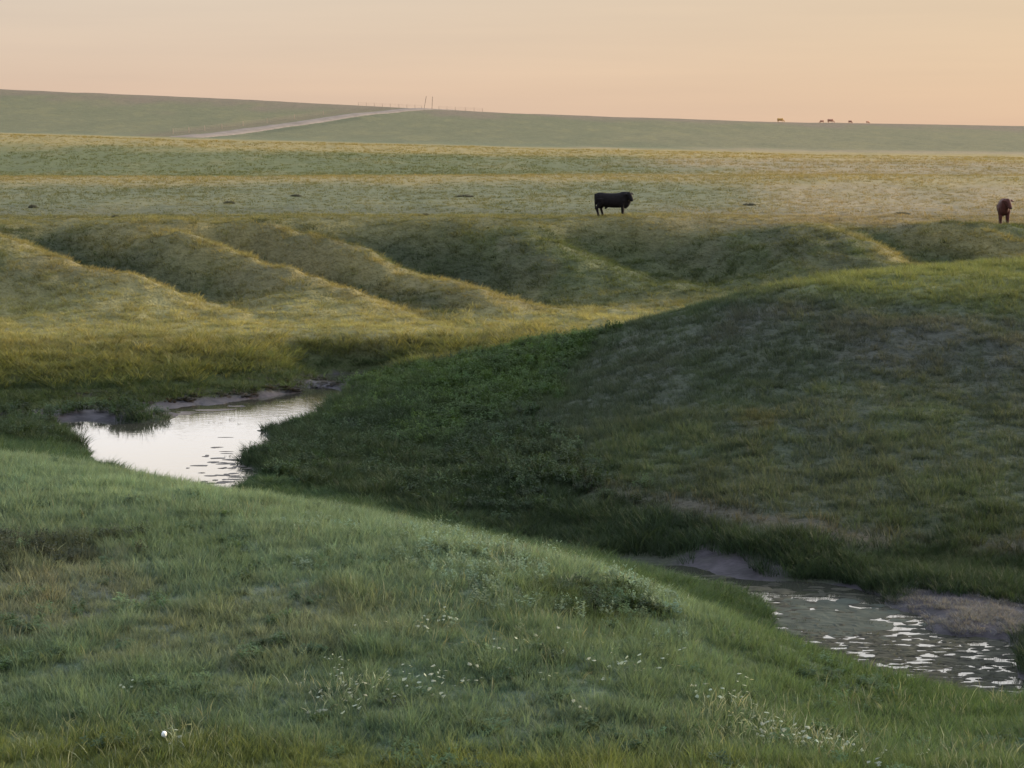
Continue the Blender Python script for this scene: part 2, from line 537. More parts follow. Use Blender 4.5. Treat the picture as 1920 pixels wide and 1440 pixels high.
    p = mix(p, C(0.21, 0.165, 0.10), sstep(2, 14, x / np.maximum(y, 1) * 140 - 2 + 9 * b1) * 0.85)
    p = mix(p, C(0.20, 0.160, 0.072), sstep(192, 214, y + 14 * b2 + 10 * b1) * sstep(275, 240, y + 20 * b1) * 0.8)
    p = mix(p, C(0.080, 0.090, 0.036), sstep(245, 265, y + 16 * b1) * sstep(415, 390, y) * sstep(0.12, -0.04, x / np.maximum(y, 1) + 0.06 * b1) * 0.9)
    p = mix(p, C(0.22, 0.170, 0.068), sstep(352, 415, y + 30 * b2 + 25 * b1) * sstep(545, 505, y) * 0.85)
    p = mix(p, C(0.100, 0.096, 0.050), sstep(530, 590, y) * 0.85)
    p = mix(p, C(0.060, 0.072, 0.038), sstep(0.12, 0.5, b2) * 0.22)
    p = mix(p, C(0.15, 0.13, 0.06), sstep(0.12, 0.5, -b2) * 0.3)
    p = mix(p, C(0.125, 0.092, 0.068), sstep(780, 880, y + 90 * b1) * 0.75)
    xr = np.interp(y, [530, 575, 640, 700, 760, 825, 885], [-79, -76.7, -73.1, -66.7, -57.9, -47.9, -35.8])
    p = mix(p, C(0.105, 0.082, 0.052), np.exp(-((x - xr + 9 + 3 * b2) / 6.5) ** 2) * (y > 540) * (y < 900) * 0.7)
    p = mix(p, C(0.055, 0.062, 0.034), np.exp(-((x - xr - 8.5 + 3 * b2) / 3.0) ** 2) * (y > 540) * (y < 860) * sstep(-0.2, 0.3, b1 + b2) * 0.7)
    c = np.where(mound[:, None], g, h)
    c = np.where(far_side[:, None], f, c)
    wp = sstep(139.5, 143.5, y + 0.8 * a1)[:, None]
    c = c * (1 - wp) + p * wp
    outer = (np.degrees(np.arctan2(np.abs(x), np.maximum(y, 1e-3))) > 38)
    c = np.where(outer[:, None] & (y < 145)[:, None], C(0.085, 0.098, 0.045), c)
    return c, trail * hill * (~far_side)


def mud_mask(x, y, z):
    """1 where the ground by the water is bare wet mud"""
    nn = fbm(x / 0.9, y / 1.2, 3, 70)
    m = sstep(0.07, 0.01, z + 0.05 * nn)
    # bare mud bars of the far shore of the pool and of the back of the pond
    fb = np.interp(x, FB_X, FB_Y)
    bar = sstep(0.55, 0.35, z + 0.2 * nn) * sstep(3.5, 2.0, np.abs(y - fb + 2.0)) * (x < -3) * (x > -21)
    q1 = G(1800, 1150, 0.2)
    bar2 = blob(x, y, q1[0], q1[1], 2.2, 3.0, 0.5, 72) * sstep(0.8, 0.5, z)
    q2 = G(1370, 1085, 0.05)
    bar3 = blob(x, y, q2[0] - 0.6, q2[1] + 0.6, 2.0, 2.8, 0.7, 73) * sstep(0.5, 0.25, z)
    q3 = G(640, 722, 0.05)
    bar4 = blob(x, y, q3[0], q3[1], 2.6, 3.2, 0.4, 74) * sstep(0.4, 0.2, z)
    _m, _h, _f = zones(x, y)
    m = m * np.where(_f | ((y < 58) & _h), 1.0, 0.25)
    return np.clip(np.maximum.reduce([m, bar, bar2, bar3, bar4]), 0, 1)


# ------------------------------------------------------------------ material helpers
def new_mat(name):
    m = bpy.data.materials.new(name)
    m.use_nodes = True
    m.node_tree.nodes.clear()
    return m, m.node_tree


def simple_mat(name, colr, rough=0.8, noise=0.25, scale=6.0, bump=0.3, spec=0.3):
    m, t = new_mat(name)
    tco = N(t, 'ShaderNodeTexCoord')
    nz = N(t, 'ShaderNodeTexNoise')
    nz.inputs['Scale'].default_value = scale
    nz.inputs['Detail'].default_value = 5
    t.links.new(tco.outputs['Object'], nz.inputs['Vector'])
    lo = tuple(c * (1 - noise) for c in colr)
    hi = tuple(c * (1 + noise) for c in colr)
    r = ramp(t, [(0.3, lo), (0.7, hi)])
    t.links.new(nz.outputs['Fac'], r.inputs[0])
    b = N(t, 'ShaderNodeBsdfPrincipled')
    b.inputs['Roughness'].default_value = rough
    b.inputs['Specular IOR Level'].default_value = spec
    t.links.new(r.outputs[0], b.inputs['Base Color'])
    bp = N(t, 'ShaderNodeBump')
    bp.inputs['Strength'].default_value = bump
    bp.inputs['Distance'].default_value = 0.02
    t.links.new(nz.outputs['Fac'], bp.inputs['Height'])
    t.links.new(bp.outputs[0], b.inputs['Normal'])
    o = N(t, 'ShaderNodeOutputMaterial')
    t.links.new(b.outputs[0], o.inputs[0])
    return m


def ground_material():
    m, t = new_mat('prairie ground')
    at = N(t, 'ShaderNodeAttribute', attribute_name='cover')
    wet = N(t, 'ShaderNodeAttribute', attribute_name='wet')
    geo = N(t, 'ShaderNodeNewGeometry')
    n1 = N(t, 'ShaderNodeTexNoise')
    n1.inputs['Scale'].default_value = 5.0
    n1.inputs['Detail'].default_value = 6
    n2 = N(t, 'ShaderNodeTexNoise')
    n2.inputs['Scale'].default_value = 0.55
    n2.inputs['Detail'].default_value = 6
    n2.inputs['Roughness'].default_value = 0.65
    t.links.new(geo.outputs['Position'], n1.inputs['Vector'])
    mp_ = N(t, 'ShaderNodeMapping')
    mp_.inputs['Scale'].default_value = (1.0, 0.55, 1.0)
    t.links.new(geo.outputs['Position'], mp_.inputs[0])
    t.links.new(mp_.outputs[0], n2.inputs['Vector'])
    r1 = ramp(t, [(0.3, (0.80, 0.80, 0.80)), (0.72, (1.20, 1.19, 1.17))])
    t.links.new(n1.outputs['Fac'], r1.inputs[0])
    r2 = ramp(t, [(0.3, (0.80, 0.82, 0.81)), (0.5, (1.0, 1.0, 1.0)), (0.72, (1.20, 1.16, 1.12))])
    t.links.new(n2.outputs['Fac'], r2.inputs[0])
    c = mixc(t, 1.0, at.outputs['Color'], r1.outputs[0], 'MULTIPLY')
    c = mixc(t, 1.0, c, r2.outputs[0], 'MULTIPLY')
    rough = math_node(t, 'MULTIPLY_ADD', wet.outputs['Fac'], -0.22, 0.92)
    hsum = math_node(t, 'MULTIPLY_ADD', n2.outputs['Fac'], 1.6, n1.outputs['Fac'])
    bp = N(t, 'ShaderNodeBump')
    bp.inputs['Distance'].default_value = 0.25
    st = math_node(t, 'MULTIPLY_ADD', wet.outputs['Fac'], -0.55, 0.7)
    t.links.new(st, bp.inputs['Strength'])
    t.links.new(hsum, bp.inputs['Height'])
    b = N(t, 'ShaderNodeBsdfPrincipled')
    b.inputs['Specular IOR Level'].default_value = 0.12
    b.inputs['Sheen Weight'].default_value = 0.0
    t.links.new(c, b.inputs['Base Color'])
    t.links.new(rough, b.inputs['Roughness'])
    t.links.new(bp.outputs[0], b.inputs['Normal'])
    o = N(t, 'ShaderNodeOutputMaterial')
    t.links.new(b.outputs[0], o.inputs[0])
    return m


def plant_material(name, translucent=0.4, tip=(1.25, 1.18, 0.95)):
    """leaf colour comes from each clump's own 'tint'; blades lighten a little to their drier tips"""
    m, t = new_mat(name)
    at = N(t, 'ShaderNodeAttribute', attribute_name='tint')
    at.attribute_type = 'INSTANCER'
    ba = N(t, 'ShaderNodeAttribute', attribute_name='along')
    tip_c = ramp(t, [(0.0, (0.85, 0.88, 0.85)), (1.0, tip)])
    t.links.new(ba.outputs['Fac'], tip_c.inputs[0])
    c = mixc(t, 1.0, at.outputs['Color'], tip_c.outputs[0], 'MULTIPLY')
    d = N(t, 'ShaderNodeBsdfPrincipled')
    d.inputs['Roughness'].default_value = 0.65
    d.inputs['Specular IOR Level'].default_value = 0.2
    t.links.new(c, d.inputs['Base Color'])
    tr = N(t, 'ShaderNodeBsdfTranslucent')
    c2 = mixc(t, 1.0, c, (1.15, 1.1, 0.75), 'MULTIPLY')
    t.links.new(c2, tr.inputs[0])
    mx = N(t, 'ShaderNodeMixShader')
    mx.inputs[0].default_value = translucent
    t.links.new(d.outputs[0], mx.inputs[1])
    t.links.new(tr.outputs[0], mx.inputs[2])
    o = N(t, 'ShaderNodeOutputMaterial')
    t.links.new(mx.outputs[0], o.inputs[0])
    return m


# ------------------------------------------------------------------ the ground: one sheet out to the horizon
def build_ground():
    a_in = np.linspace(-17, 17, 430)
    a_r = 17 + (180 - 17) * (np.linspace(0, 1, 70)[1:] ** 1.7)
    ang = np.radians(np.concatenate([-a_r[::-1], a_in, a_r[:-1]]))
    rr = np.concatenate([np.linspace(0.4, 24, 14)[:-1], 24 * (170 / 24) ** (np.linspace(0, 1, 520))[:-1], 170 * (6000 / 170) ** (np.linspace(0, 1, 190))])
    A, Rr = np.meshgrid(ang, rr)
    x = (np.sin(A) * Rr).ravel()
    y = (np.cos(A) * Rr).ravel()
    z = height(x, y)
    na, nr = len(ang), len(rr)
    i = np.arange(nr - 1)[:, None] * na
    j = np.arange(na)[None, :]
    jn = (j + 1) % na
    q = np.stack([i + j, i + jn, i + na + jn, i + na + j], -1).reshape(-1, 4)[:, ::-1]
    me = bpy.data.meshes.new('ground')
    nv = len(x)
    co = np.stack([x, y, z], 1).astype(np.float32)
    me.vertices.add(nv)
    me.vertices.foreach_set('co', co.ravel())
    nf = len(q)
    me.loops.add(nf * 4)
    me.loops.foreach_set('vertex_index', q.ravel().astype(np.int32))
    me.polygons.add(nf)
    me.polygons.foreach_set('loop_start', np.arange(0, nf * 4, 4, dtype=np.int32))
    me.polygons.foreach_set('use_smooth', np.ones(nf, dtype=bool))
    me.update(calc_edges=True)
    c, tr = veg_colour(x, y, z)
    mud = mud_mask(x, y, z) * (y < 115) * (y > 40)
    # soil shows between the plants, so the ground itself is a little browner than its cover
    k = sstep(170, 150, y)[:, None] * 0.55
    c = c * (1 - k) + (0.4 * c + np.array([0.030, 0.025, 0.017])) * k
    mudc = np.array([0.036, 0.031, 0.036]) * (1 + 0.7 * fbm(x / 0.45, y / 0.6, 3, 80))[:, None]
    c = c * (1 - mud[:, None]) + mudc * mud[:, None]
    at = me.attributes.new('cover', 'FLOAT_COLOR', 'POINT')
    at.data.foreach_set('color', np.concatenate([c, np.ones((nv, 1))], 1).astype(np.float32).ravel())
    at = me.attributes.new('wet', 'FLOAT', 'POINT')
    at.data.foreach_set('value', (mud * sstep(0.5, 0.1, z)).astype(np.float32))
    me.materials.append(ground_material())
    o = bpy.data.objects.new('ground', me)
    col.objects.link(o)
    o['kind'] = 'structure'
    return o


build_ground()


# ------------------------------------------------------------------ water
def water_material():
    m, t = new_mat('stream water')
    geo = N(t, 'ShaderNodeNewGeometry')
    mp_ = N(t, 'ShaderNodeMapping')
    mp_.inputs['Scale'].default_value = (0.7, 2.2, 1)
    t.links.new(geo.outputs['Position'], mp_.inputs[0])
    n1 = N(t, 'ShaderNodeTexNoise')
    n1.inputs['Scale'].default_value = 2.0
    n1.inputs['Detail'].default_value = 3
    t.links.new(mp_.outputs[0], n1.inputs['Vector'])
    bp = N(t, 'ShaderNodeBump')
    bp.inputs['Strength'].default_value = 0.16
    bp.inputs['Distance'].default_value = 0.02
    t.links.new(n1.outputs['Fac'], bp.inputs['Height'])
    d = N(t, 'ShaderNodeBsdfDiffuse')
    d.inputs[0].default_value = (0.035, 0.034, 0.028, 1)
    b = N(t, 'ShaderNodeBsdfGlossy')
    b.inputs['Color'].default_value = (0.97, 0.97, 0.97, 1)
    b.inputs['Roughness'].default_value = 0.04
    t.links.new(bp.outputs[0], b.inputs['Normal'])
    fr = N(t, 'ShaderNodeFresnel')
    fr.inputs['IOR'].default_value = 2.2
    mx = N(t, 'ShaderNodeMixShader')
    t.links.new(fr.outputs[0], mx.inputs[0])
    t.links.new(d.outputs[0], mx.inputs[1])
    t.links.new(b.outputs[0], mx.inputs[2])
    o = N(t, 'ShaderNodeOutputMaterial')
    t.links.new(mx.outputs[0], o.inputs[0])
    return m


def add_mesh(name, verts, faces, mat, parent=None, smooth=False, kind=None):
    me = bpy.data.meshes.new(name)
    me.from_pydata(verts, [], faces)
    if smooth:
        me.polygons.foreach_set('use_smooth', [True] * len(me.polygons))
    if mat:
        me.materials.append(mat)
    o = bpy.data.objects.new(name, me)
    col.objects.link(o)
    if parent:
        o.parent = parent
    if kind:
        o['kind'] = kind
    return o


water_mat = water_material()
vs = [(-24, 66, 0), (-3, 66, 0), (-3, 110, 0), (-24, 110, 0)]
add_mesh('stream_pool', vs, [(0, 1, 2, 3)], water_mat, kind='structure')
vs = [(3, 42, 0), (18, 42, 0), (18, 60.5, 0), (3, 60.5, 0)]
add_mesh('pond', vs, [(0, 1, 2, 3)], water_mat, kind='structure')


# ------------------------------------------------------------------ dirt road on the far hill
def build_road():
    ctl = [(330, 263, 530), (400, 257, 575), (480, 248, 640), (560, 238, 700), (640, 227, 760), (720, 216, 825), (790, 208.5, 885), (850, 212, 960), (900, 214, 1040)]
    xs = np.array([P(*c)[0] for c in ctl])
    ys = np.array([c[2] for c in ctl], float)
    yy = np.arange(526, 1030, 3.0)
    xx = np.interp(yy, ys, xs)
    ker = np.ones(15) / 15
    xx = np.convolve(np.pad(xx, 7, mode='edge'), ker, 'valid')
    verts, faces = [], []
    offs = [-4.6, -3.6, -1.8, 0, 1.8, 3.6, 4.6]
    for k in range(len(yy)):
        k2 = min(k + 1, len(yy) - 1)
        k1 = max(k - 1, 0)
        tdir = Vector((xx[k2] - xx[k1], yy[k2] - yy[k1], 0)).normalized()
        nrm = Vector((tdir.y, -tdir.x, 0))
        for i, o in enumerate(offs):
            px = xx[k] + nrm.x * o
            py = yy[k] + nrm.y * o
            verts.append((px, py, 0))
    va = np.array(verts)
    za = height(va[:, 0], va[:, 1])
    prof = np.array([-0.3, 0.16, 0.24, 0.28, 0.24, 0.16, -0.3])
    fade = np.repeat(np.minimum(1.0, np.arange(len(yy)) / 5.0), len(offs))
    za = za + np.tile(prof, len(yy)) * fade - 0.5 * (1 - fade)
    verts = [(a[0], a[1], b) for a, b in zip(va, za)]
    n = len(offs)
    for k in range(len(yy) - 1):
        for i in range(n - 1):
            faces.append((k * n + i, k * n + i + 1, (k + 1) * n + i + 1, (k + 1) * n + i))
    add_mesh('dirt_road', verts, faces, simple_mat('gravel', (0.165, 0.132, 0.108), 0.95, 0.3, 0.35, 0.2, 0.1), smooth=True, kind='structure')
    return xx, yy


road_x, road_y = build_road()


# ------------------------------------------------------------------ plants: clump shapes
def clump_mesh(name, mat, nb, h, spread, width, lean, droop, seed, head=0.0, segs=3):
    r = random.Random(seed)
    verts, faces, along = [], [], []
    for b in range(nb):
        a = r.uniform(0, 2 * math.pi)
        rad = spread * math.sqrt(r.random())
        bx, by = rad * math.cos(a), rad * math.sin(a)
        dirn = a + r.uniform(-0.9, 0.9)
        ln = h * r.uniform(0.55, 1.1)
        le = lean * r.uniform(0.3, 1.2)
        fa = r.uniform(0, math.pi)
        wx, wy = math.cos(fa) * width * 0.5 * r.uniform(0.7, 1.3), math.sin(fa) * width * 0.5 * r.uniform(0.7, 1.3)
        base = len(verts)
        for s in range(segs + 1):
            t = s / segs
            out = le * ln * t + droop * ln * t * t * t
            zz = ln * (t - 0.35 * droop * t ** 3) - 0.03
            cx, cy = bx + math.cos(dirn) * out, by + math.sin(dirn) * out
            tw = 1 - t ** 1.6
            if head and t > 0.6:
                tw = head
            if s < segs:
                verts += [(cx - wx * tw, cy - wy * tw, zz), (cx + wx * tw, cy + wy * tw, zz)]
                along += [t, t]
            else:
                verts.append((cx, cy, zz))
                along.append(1.0)
        for s in range(segs - 1):
            i = base + 2 * s
            faces.append((i, i + 1, i + 3, i + 2))
        i = base + 2 * (segs - 1)
        faces.append((i, i + 1, i + 2))
    me = bpy.data.meshes.new(name)
    me.from_pydata(verts, [], faces)
    at = me.attributes.new('along', 'FLOAT', 'POINT')
    at.data.foreach_set('value', along)
    me.materials.append(mat)
    return me


def forb_mesh(name, mat, nst, h, spread, leaf, seed, leaves=11):
    """leafy stems (sage, wormwood, docks)"""
    r = random.Random(seed)
    verts, faces, along = [], [], []
    for b in range(nst):
        a = r.uniform(0, 2 * math.pi)
        rad = spread * math.sqrt(r.random())
        bx, by = rad * math.cos(a), rad * math.sin(a)
        ln = h * r.uniform(0.6, 1.1)
        tx, ty = math.cos(a) * r.uniform(0, 0.25) * ln, math.sin(a) * r.uniform(0, 0.25) * ln
        i = len(verts)
        w = 0.006
        verts += [(bx - w, by, -0.03), (bx + w, by, -0.03), (bx + tx, by + ty, ln)]
        along += [0, 0, 0.5]
        faces.append((i, i + 1, i + 2))
        for k in range(leaves):
            t = r.uniform(0.12, 1.0)
            cx, cy, cz = bx + tx * t, by + ty * t, ln * t
            da = r.uniform(0, 2 * math.pi)
            L = leaf * r.uniform(0.6, 1.2) * (1.25 - 0.6 * t)
            up = r.uniform(0.1, 0.9)
            dx, dy, dz = math.cos(da) * L, math.sin(da) * L, up * L
            sx, sy = -math.sin(da) * L * 0.24, math.cos(da) * L * 0.24
            i = len(verts)
            verts += [(cx, cy, cz), (cx + dx * .5 + sx, cy + dy * .5 + sy, cz + dz * .55), (cx + dx, cy + dy, cz + dz * .8), (cx + dx * .5 - sx, cy + dy * .5 - sy, cz + dz * .55)]
            along += [0.3, 0.6, 1.0, 0.6]
            faces.append((i, i + 1, i + 2, i + 3))
    me = bpy.data.meshes.new(name)
    me.from_pydata(verts, [], faces)
    at = me.attributes.new('along', 'FLOAT', 'POINT')
    at.data.foreach_set('value', along)
    me.materials.append(mat)
    return me


def flower_mesh(name, mat, seed):
    r = random.Random(seed)
    verts, faces, along = [], [], []
    for b in range(r.randint(3, 6)):
        cx, cy, cz = r.uniform(-.10, .10), r.uniform(-.10, .10), r.uniform(0.10, 0.26)
        n = 7
        rad = r.uniform(0.016, 0.03)
        ta, tl = r.uniform(0, 6.28), r.uniform(0, 0.9)
        i = len(verts)
        nv = Vector((math.cos(ta) * tl, math.sin(ta) * tl, 1)).normalized()
        q = nv.to_track_quat('Z', 'Y')
        verts.append((cx, cy, cz + 0.006))
        along.append(1)
        for k in range(n):
            a = 2 * math.pi * k / n
            p = q @ Vector((math.cos(a) * rad * (1 if k % 2 else .7), math.sin(a) * rad * (1 if k % 2 else .7), 0))
            verts.append((cx + p.x, cy + p.y, cz + p.z))
            along.append(1)
        for k in range(n):
            faces.append((i, i + 1 + k, i + 1 + (k + 1) % n))
    me = bpy.data.meshes.new(name)
    me.from_pydata(verts, [], faces)
    at = me.attributes.new('along', 'FLOAT', 'POINT')
    at.data.foreach_set('value', along)
    me.materials.append(mat)
    return me


def kit(name, meshes):
    c = bpy.data.collections.new(name)
    for i, me in enumerate(meshes):
        o = bpy.data.objects.new(me.name, me)
        c.objects.link(o)
    return c


def scatter(name, collection, nvar, x, y, z, scl, tint, tilt=0.18):
    """a carpet of plants nobody could count: one object"""
    n = len(x)
    me = bpy.data.meshes.new(name)
    me.vertices.add(n)
    me.vertices.foreach_set('co', np.stack([x, y, z], 1).astype(np.float32).ravel())
    rot = np.stack([rng.normal(0, tilt, n), rng.normal(0, tilt, n), rng.uniform(0, 6.283, n)], 1)
    a = me.attributes.new('rot', 'FLOAT_VECTOR', 'POINT')
    a.data.foreach_set('vector', rot.astype(np.float32).ravel())
    a = me.attributes.new('scl', 'FLOAT_VECTOR', 'POINT')
    s3 = np.stack([scl[0], scl[0], scl[1]], 1)
    a.data.foreach_set('vector', s3.astype(np.float32).ravel())
    a = me.attributes.new('pick', 'INT', 'POINT')
    a.data.foreach_set('value', rng.integers(0, nvar, n).astype(np.int32))
    a = me.attributes.new('tint', 'FLOAT_COLOR', 'POINT')
    a.data.foreach_set('color', np.concatenate([tint, np.ones((n, 1))], 1).astype(np.float32).ravel())
    o = bpy.data.objects.new(name, me)
    col.objects.link(o)
    o['kind'] = 'stuff'
    ng = bpy.data.node_groups.new(name, 'GeometryNodeTree')
    ng.interface.new_socket('Geometry', in_out='INPUT', socket_type='NodeSocketGeometry')
    ng.interface.new_socket('Geometry', in_out='OUTPUT', socket_type='NodeSocketGeometry')
    gi = ng.nodes.new('NodeGroupInput')
    go = ng.nodes.new('NodeGroupOutput')
    ip = ng.nodes.new('GeometryNodeInstanceOnPoints')
    ci = ng.nodes.new('GeometryNodeCollectionInfo')
    ci.inputs['Collection'].default_value = collection
    ci.inputs['Separate Children'].default_value = True
    ci.inputs['Reset Children'].default_value = True

    def attr(nm, dt):
        nd = ng.nodes.new('GeometryNodeInputNamedAttribute')
        nd.data_type = dt
        nd.inputs['Name'].default_value = nm
        return nd.outputs['Attribute']
    L = ng.links.new
    L(gi.outputs[0], ip.inputs['Points'])
    L(ci.outputs[0], ip.inputs['Instance'])
    ip.inputs['Pick Instance'].default_value = True
    L(attr('pick', 'INT'), ip.inputs['Instance Index'])
    er = ng.nodes.new('FunctionNodeEulerToRotation')
    L(attr('rot', 'FLOAT_VECTOR'), er.inputs[0])
    L(er.outputs[0], ip.inputs['Rotation'])
    L(attr('scl', 'FLOAT_VECTOR'), ip.inputs['Scale'])
    L(ip.outputs[0], go.inputs[0])
    md = o.modifiers.new('scatter', 'NODES')
    md.node_group = ng
    return o


grass_mat = plant_material('grass leaf', 0.42)
sedge_mat = plant_material('sedge leaf', 0.35, (1.15, 1.15, 0.95))
reed_mat = plant_material('dry reed leaf', 0.45, (1.35, 1.2, 0.9))
sage_mat = plant_material('sage leaf', 0.25, (1.15, 1.15, 1.1))
flower_mat = plant_material('petal', 0.3, (1, 1, 1))

short_kit = kit('short grass kit', [clump_mesh('short_grass_%s' % c, grass_mat, 20, 0.16, 0.11, 0.008, 0.42, 0.35, 100 + i) for i, c in enumerate('abcdef')])
tall_kit = kit('tall grass kit', [clump_mesh('tall_grass_%s' % c, grass_mat, 24, 0.29, 0.15, 0.011, 0.32, 0.3, 120 + i) for i, c in enumerate('abcde')])
sedge_kit = kit('sedge kit', [clump_mesh('sedge_%s' % c, sedge_mat, 26, 0.58, 0.18, 0.014, 0.22, 0.28, 140 + i) for i, c in enumerate('abcd')])
reed_kit = kit('reed kit', [clump_mesh('reed_%s' % c, reed_mat, 24, 0.85, 0.24, 0.016, 0.20, 0.2, 160 + i, head=0.9) for i, c in enumerate('abcd')])
far_kit = kit('prairie clump kit', [clump_mesh('prairie_clump_%s' % c, grass_mat, 14, 0.42, 0.30, 0.045, 0.4, 0.3, 180 + i, segs=2) for i, c in enumerate('abcd')])
sage_kit = kit('sage kit', [forb_mesh('sage_%s' % c, sage_mat, 7, 0.34, 0.12, 0.085, 200 + i) for i, c in enumerate('abcd')])
bush_kit = kit('weed kit', [forb_mesh('weed_%s' % c, sedge_mat, 12, 0.42, 0.22, 0.10, 220 + i, 14) for i, c in enumerate('abcd')])
stalk_kit = kit('seed stalk kit', [clump_mesh('seed_stalk_%s' % c, sedge_mat, 5, 0.52, 0.16, 0.009, 0.12, 0.22, 260 + i, head=1.5) for i, c in enumerate('abcd')])
flower_kit = kit('flower kit', [flower_mesh('flower_%s' % c, flower_mat, 240 + i) for i, c in enumerate('abcd')])


def sample(d0, d1, density, half=0.40):
    """random spots of a strip of land across the view, a good deal wider than it"""
    area = half * (d1 * d1 - d0 * d0)
    n = int(area * density)
    y = np.sqrt(rng.random(n) * (d1 * d1 - d0 * d0) + d0 * d0)
    x = (rng.random(n) * 2 - 1) * half * y
    keep = rng.random(n) < sstep(half, 0.285, np.abs(x) / y)      # thins out far to either side
    return x[keep], y[keep]


def jitter(c, amt=0.22):
    n = len(c)
    b = 1 + rng.normal(0, amt, n)
    hue = rng.normal(0, 0.05, n)
    k = np.stack([b * (1 + hue), b, b * (1 - 0.6 * hue)], 1)
    return np.clip(c * np.clip(k, 0.35, 1.9), 0.004, 0.6)


def grass_all():
    out = {}

    def put(key, x, y, z, s, h, c):
        out.setdefault(key, []).append((x, y, z, s, h, c))
    for d0, d1, dens in ((25, 40, 100), (40, 60, 68), (60, 90, 34), (90, 118, 20), (118, 150, 13)):
        x, y = sample(d0, d1, dens)
        z = height(x, y)
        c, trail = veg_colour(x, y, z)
        mud = mud_mask(x, y, z)
        mound, hill, far_side = zones(x, y)
        grow = (z > 0.03) & (rng.random(len(x)) > mud * 1.05) & (rng.random(len(x)) > trail * 0.9)
        nn = fbm(x / 1.4, y / 1.8, 3, 90)
        wetz = np.where(hill, sstep(0.85, 0.35, z + 0.25 * nn), sstep(1.15, 0.55, z + 0.25 * nn))
        is_sedge = rng.random(len(x)) < wetz * 0.85
        # reeds on the sunny far bank
        fb = np.interp(x, FB_X, FB_Y)
        reedz = far_side * sstep(0.4, 0.8, z) * sstep(1.7, 1.1, z + 0.3 * nn) * (y < 119)
        is_reed = (rng.random(len(x)) < reedz * 0.75)
        tallp = np.where(mound, 0.25 + 0.5 * sstep(38, 46, y), 0.35)
        is_tall = rng.random(len(x)) < tallp
        size = 1.0 + 0.55 * fbm(x / 0.9, y / 1.3, 3, 95)
        grow_s = np.where(y > 60, 1.25, 1.0) * np.where(y > 90, 1.2, 1.0) * np.where(y > 118, 1.15, 1)
        for key, msk in (('sedge', grow & is_sedge & ~is_reed), ('reed', grow & is_reed), ('tall', grow & ~is_sedge & ~is_reed & is_tall), ('short', grow & ~is_sedge & ~is_reed & ~is_tall)):
            if not msk.any():
                continue
            cc = c[msk].copy()
            if key == 'sedge':
                cc = cc * 0.6 + 0.4 * np.array([0.026, 0.044, 0.021])
            if key == 'reed':
                cc = cc * 0.65 + 0.35 * np.array([0.120, 0.132, 0.054])
            s = (size * grow_s)[msk]
            hh = s * rng.uniform(0.7, 1.25, msk.sum())
            if key in ('reed', 'sedge'):
                hh = hh * np.where(far_side[msk], 0.32, np.where(mound[msk], 0.42, 0.62))
            if key in ('short', 'tall'):
                hh = hh * (1 - 0.5 * sstep(104, 112, y[msk])) * (1 - 0.35 * sstep(138, 144, y[msk])) * np.where(hill[msk] & (z[msk] > 2), 0.72, 1.0)
            put(key, x[msk], y[msk], z[msk], s, hh, jitter(cc))
    # open prairie
    for d0, d1, dens, sc_ in ((147, 200, 1.7, 0.6), (200, 280, 0.9, 0.7), (280, 460, 0.28, 0.95)):
        x, y = sample(d0, d1, dens)
        z = height(x, y)
        c, _ = veg_colour(x, y, z)
        s = sc_ * (1 + 0.5 * fbm(x / 9, y / 20, 3, 97)) * rng.uniform(0.6, 1.2, len(x))
        put('far', x, y, z, s * 1.3, s * 0.7, jitter(c, 0.10))
    # grey green sage along the brow of the bluff and through its back slope
    x, y = sample(36, 55, 16)
    z = height(x, y)
    mound, hill, far_side = zones(x, y)
    cl = fbm(x / 1.6, y / 2.2, 3, 101)
    brow = np.exp(-((y - np.interp(x, [-14, -7, -3, 0, 3, 6], [49, 48, 46, 44.5, 42.5, 39])) / 3.4) ** 2)
    ok = mound & (z > 1.2) & (x < 3.2) & (rng.random(len(x)) < brow * sstep(-6, -1, x) * sstep(-0.15, 0.5, cl + 0.25 * sstep(-4, 2, x)) * 0.9)
    c = np.tile(np.array([0.145, 0.190, 0.120]), (ok.sum(), 1))
    put('sage', x[ok], y[ok], z[ok], rng.uniform(0.6, 1.2, ok.sum()), rng.uniform(0.6, 1.25, ok.sum()), jitter(c, 0.2))
    # rank green weeds on the nose of the right hill, darker ones at its foot
    x, y = sample(66, 106, 9)
    z = height(x, y)
    mound, hill, far_side = zones(x, y)
    lush = blob(x, y, -3.6, 96, 6.5, 13, 1.1, 37) * 0.85
    foot = sstep(1.3, 0.7, z) * 0.4
    pr = np.maximum(lush * 0.8, foot)
    ok = hill & (z > 0.15) & (x < 6) & (rng.random(len(x)) < pr)
    c = np.tile(np.array([0.058, 0.094, 0.028]), (ok.sum(), 1)) * lush[ok][:, None] + np.array([0.032, 0.052, 0.024]) * (1 - lush[ok][:, None])
    put('weed', x[ok], y[ok], z[ok], rng.uniform(0.8, 1.6, ok.sum()), rng.uniform(0.7, 1.35, ok.sum()), jitter(c, 0.25))
    # the dark weedy patch at the left of the bluff, and the hollow right of the brow
    for u, v, d, rx, ry, dn, cc in ((60, 1040, 44.2, 2.0, 1.9, 9, (0.042, 0.050, 0.034)), (1120, 1150, 41, 1.1, 1.8, 9, (0.036, 0.058, 0.026))):
        cx, cy, _ = P(u, v, d)
        n = int(rx * ry * 4 * dn)
        x = cx + rng.uniform(-1.3, 1.3, n) * rx
        y = cy + rng.uniform(-1.3, 1.3, n) * ry
        ok = rng.random(n) < blob(x, y, cx, cy, rx, ry, 0.4, 33)
        x, y = x[ok], y[ok]
        z = height(x, y)
        put('weed', x, y, z, rng.uniform(0.6, 1.0, len(x)), rng.uniform(0.55, 0.95, len(x)), jitter(np.tile(np.array(cc), (len(x), 1)), 0.25))
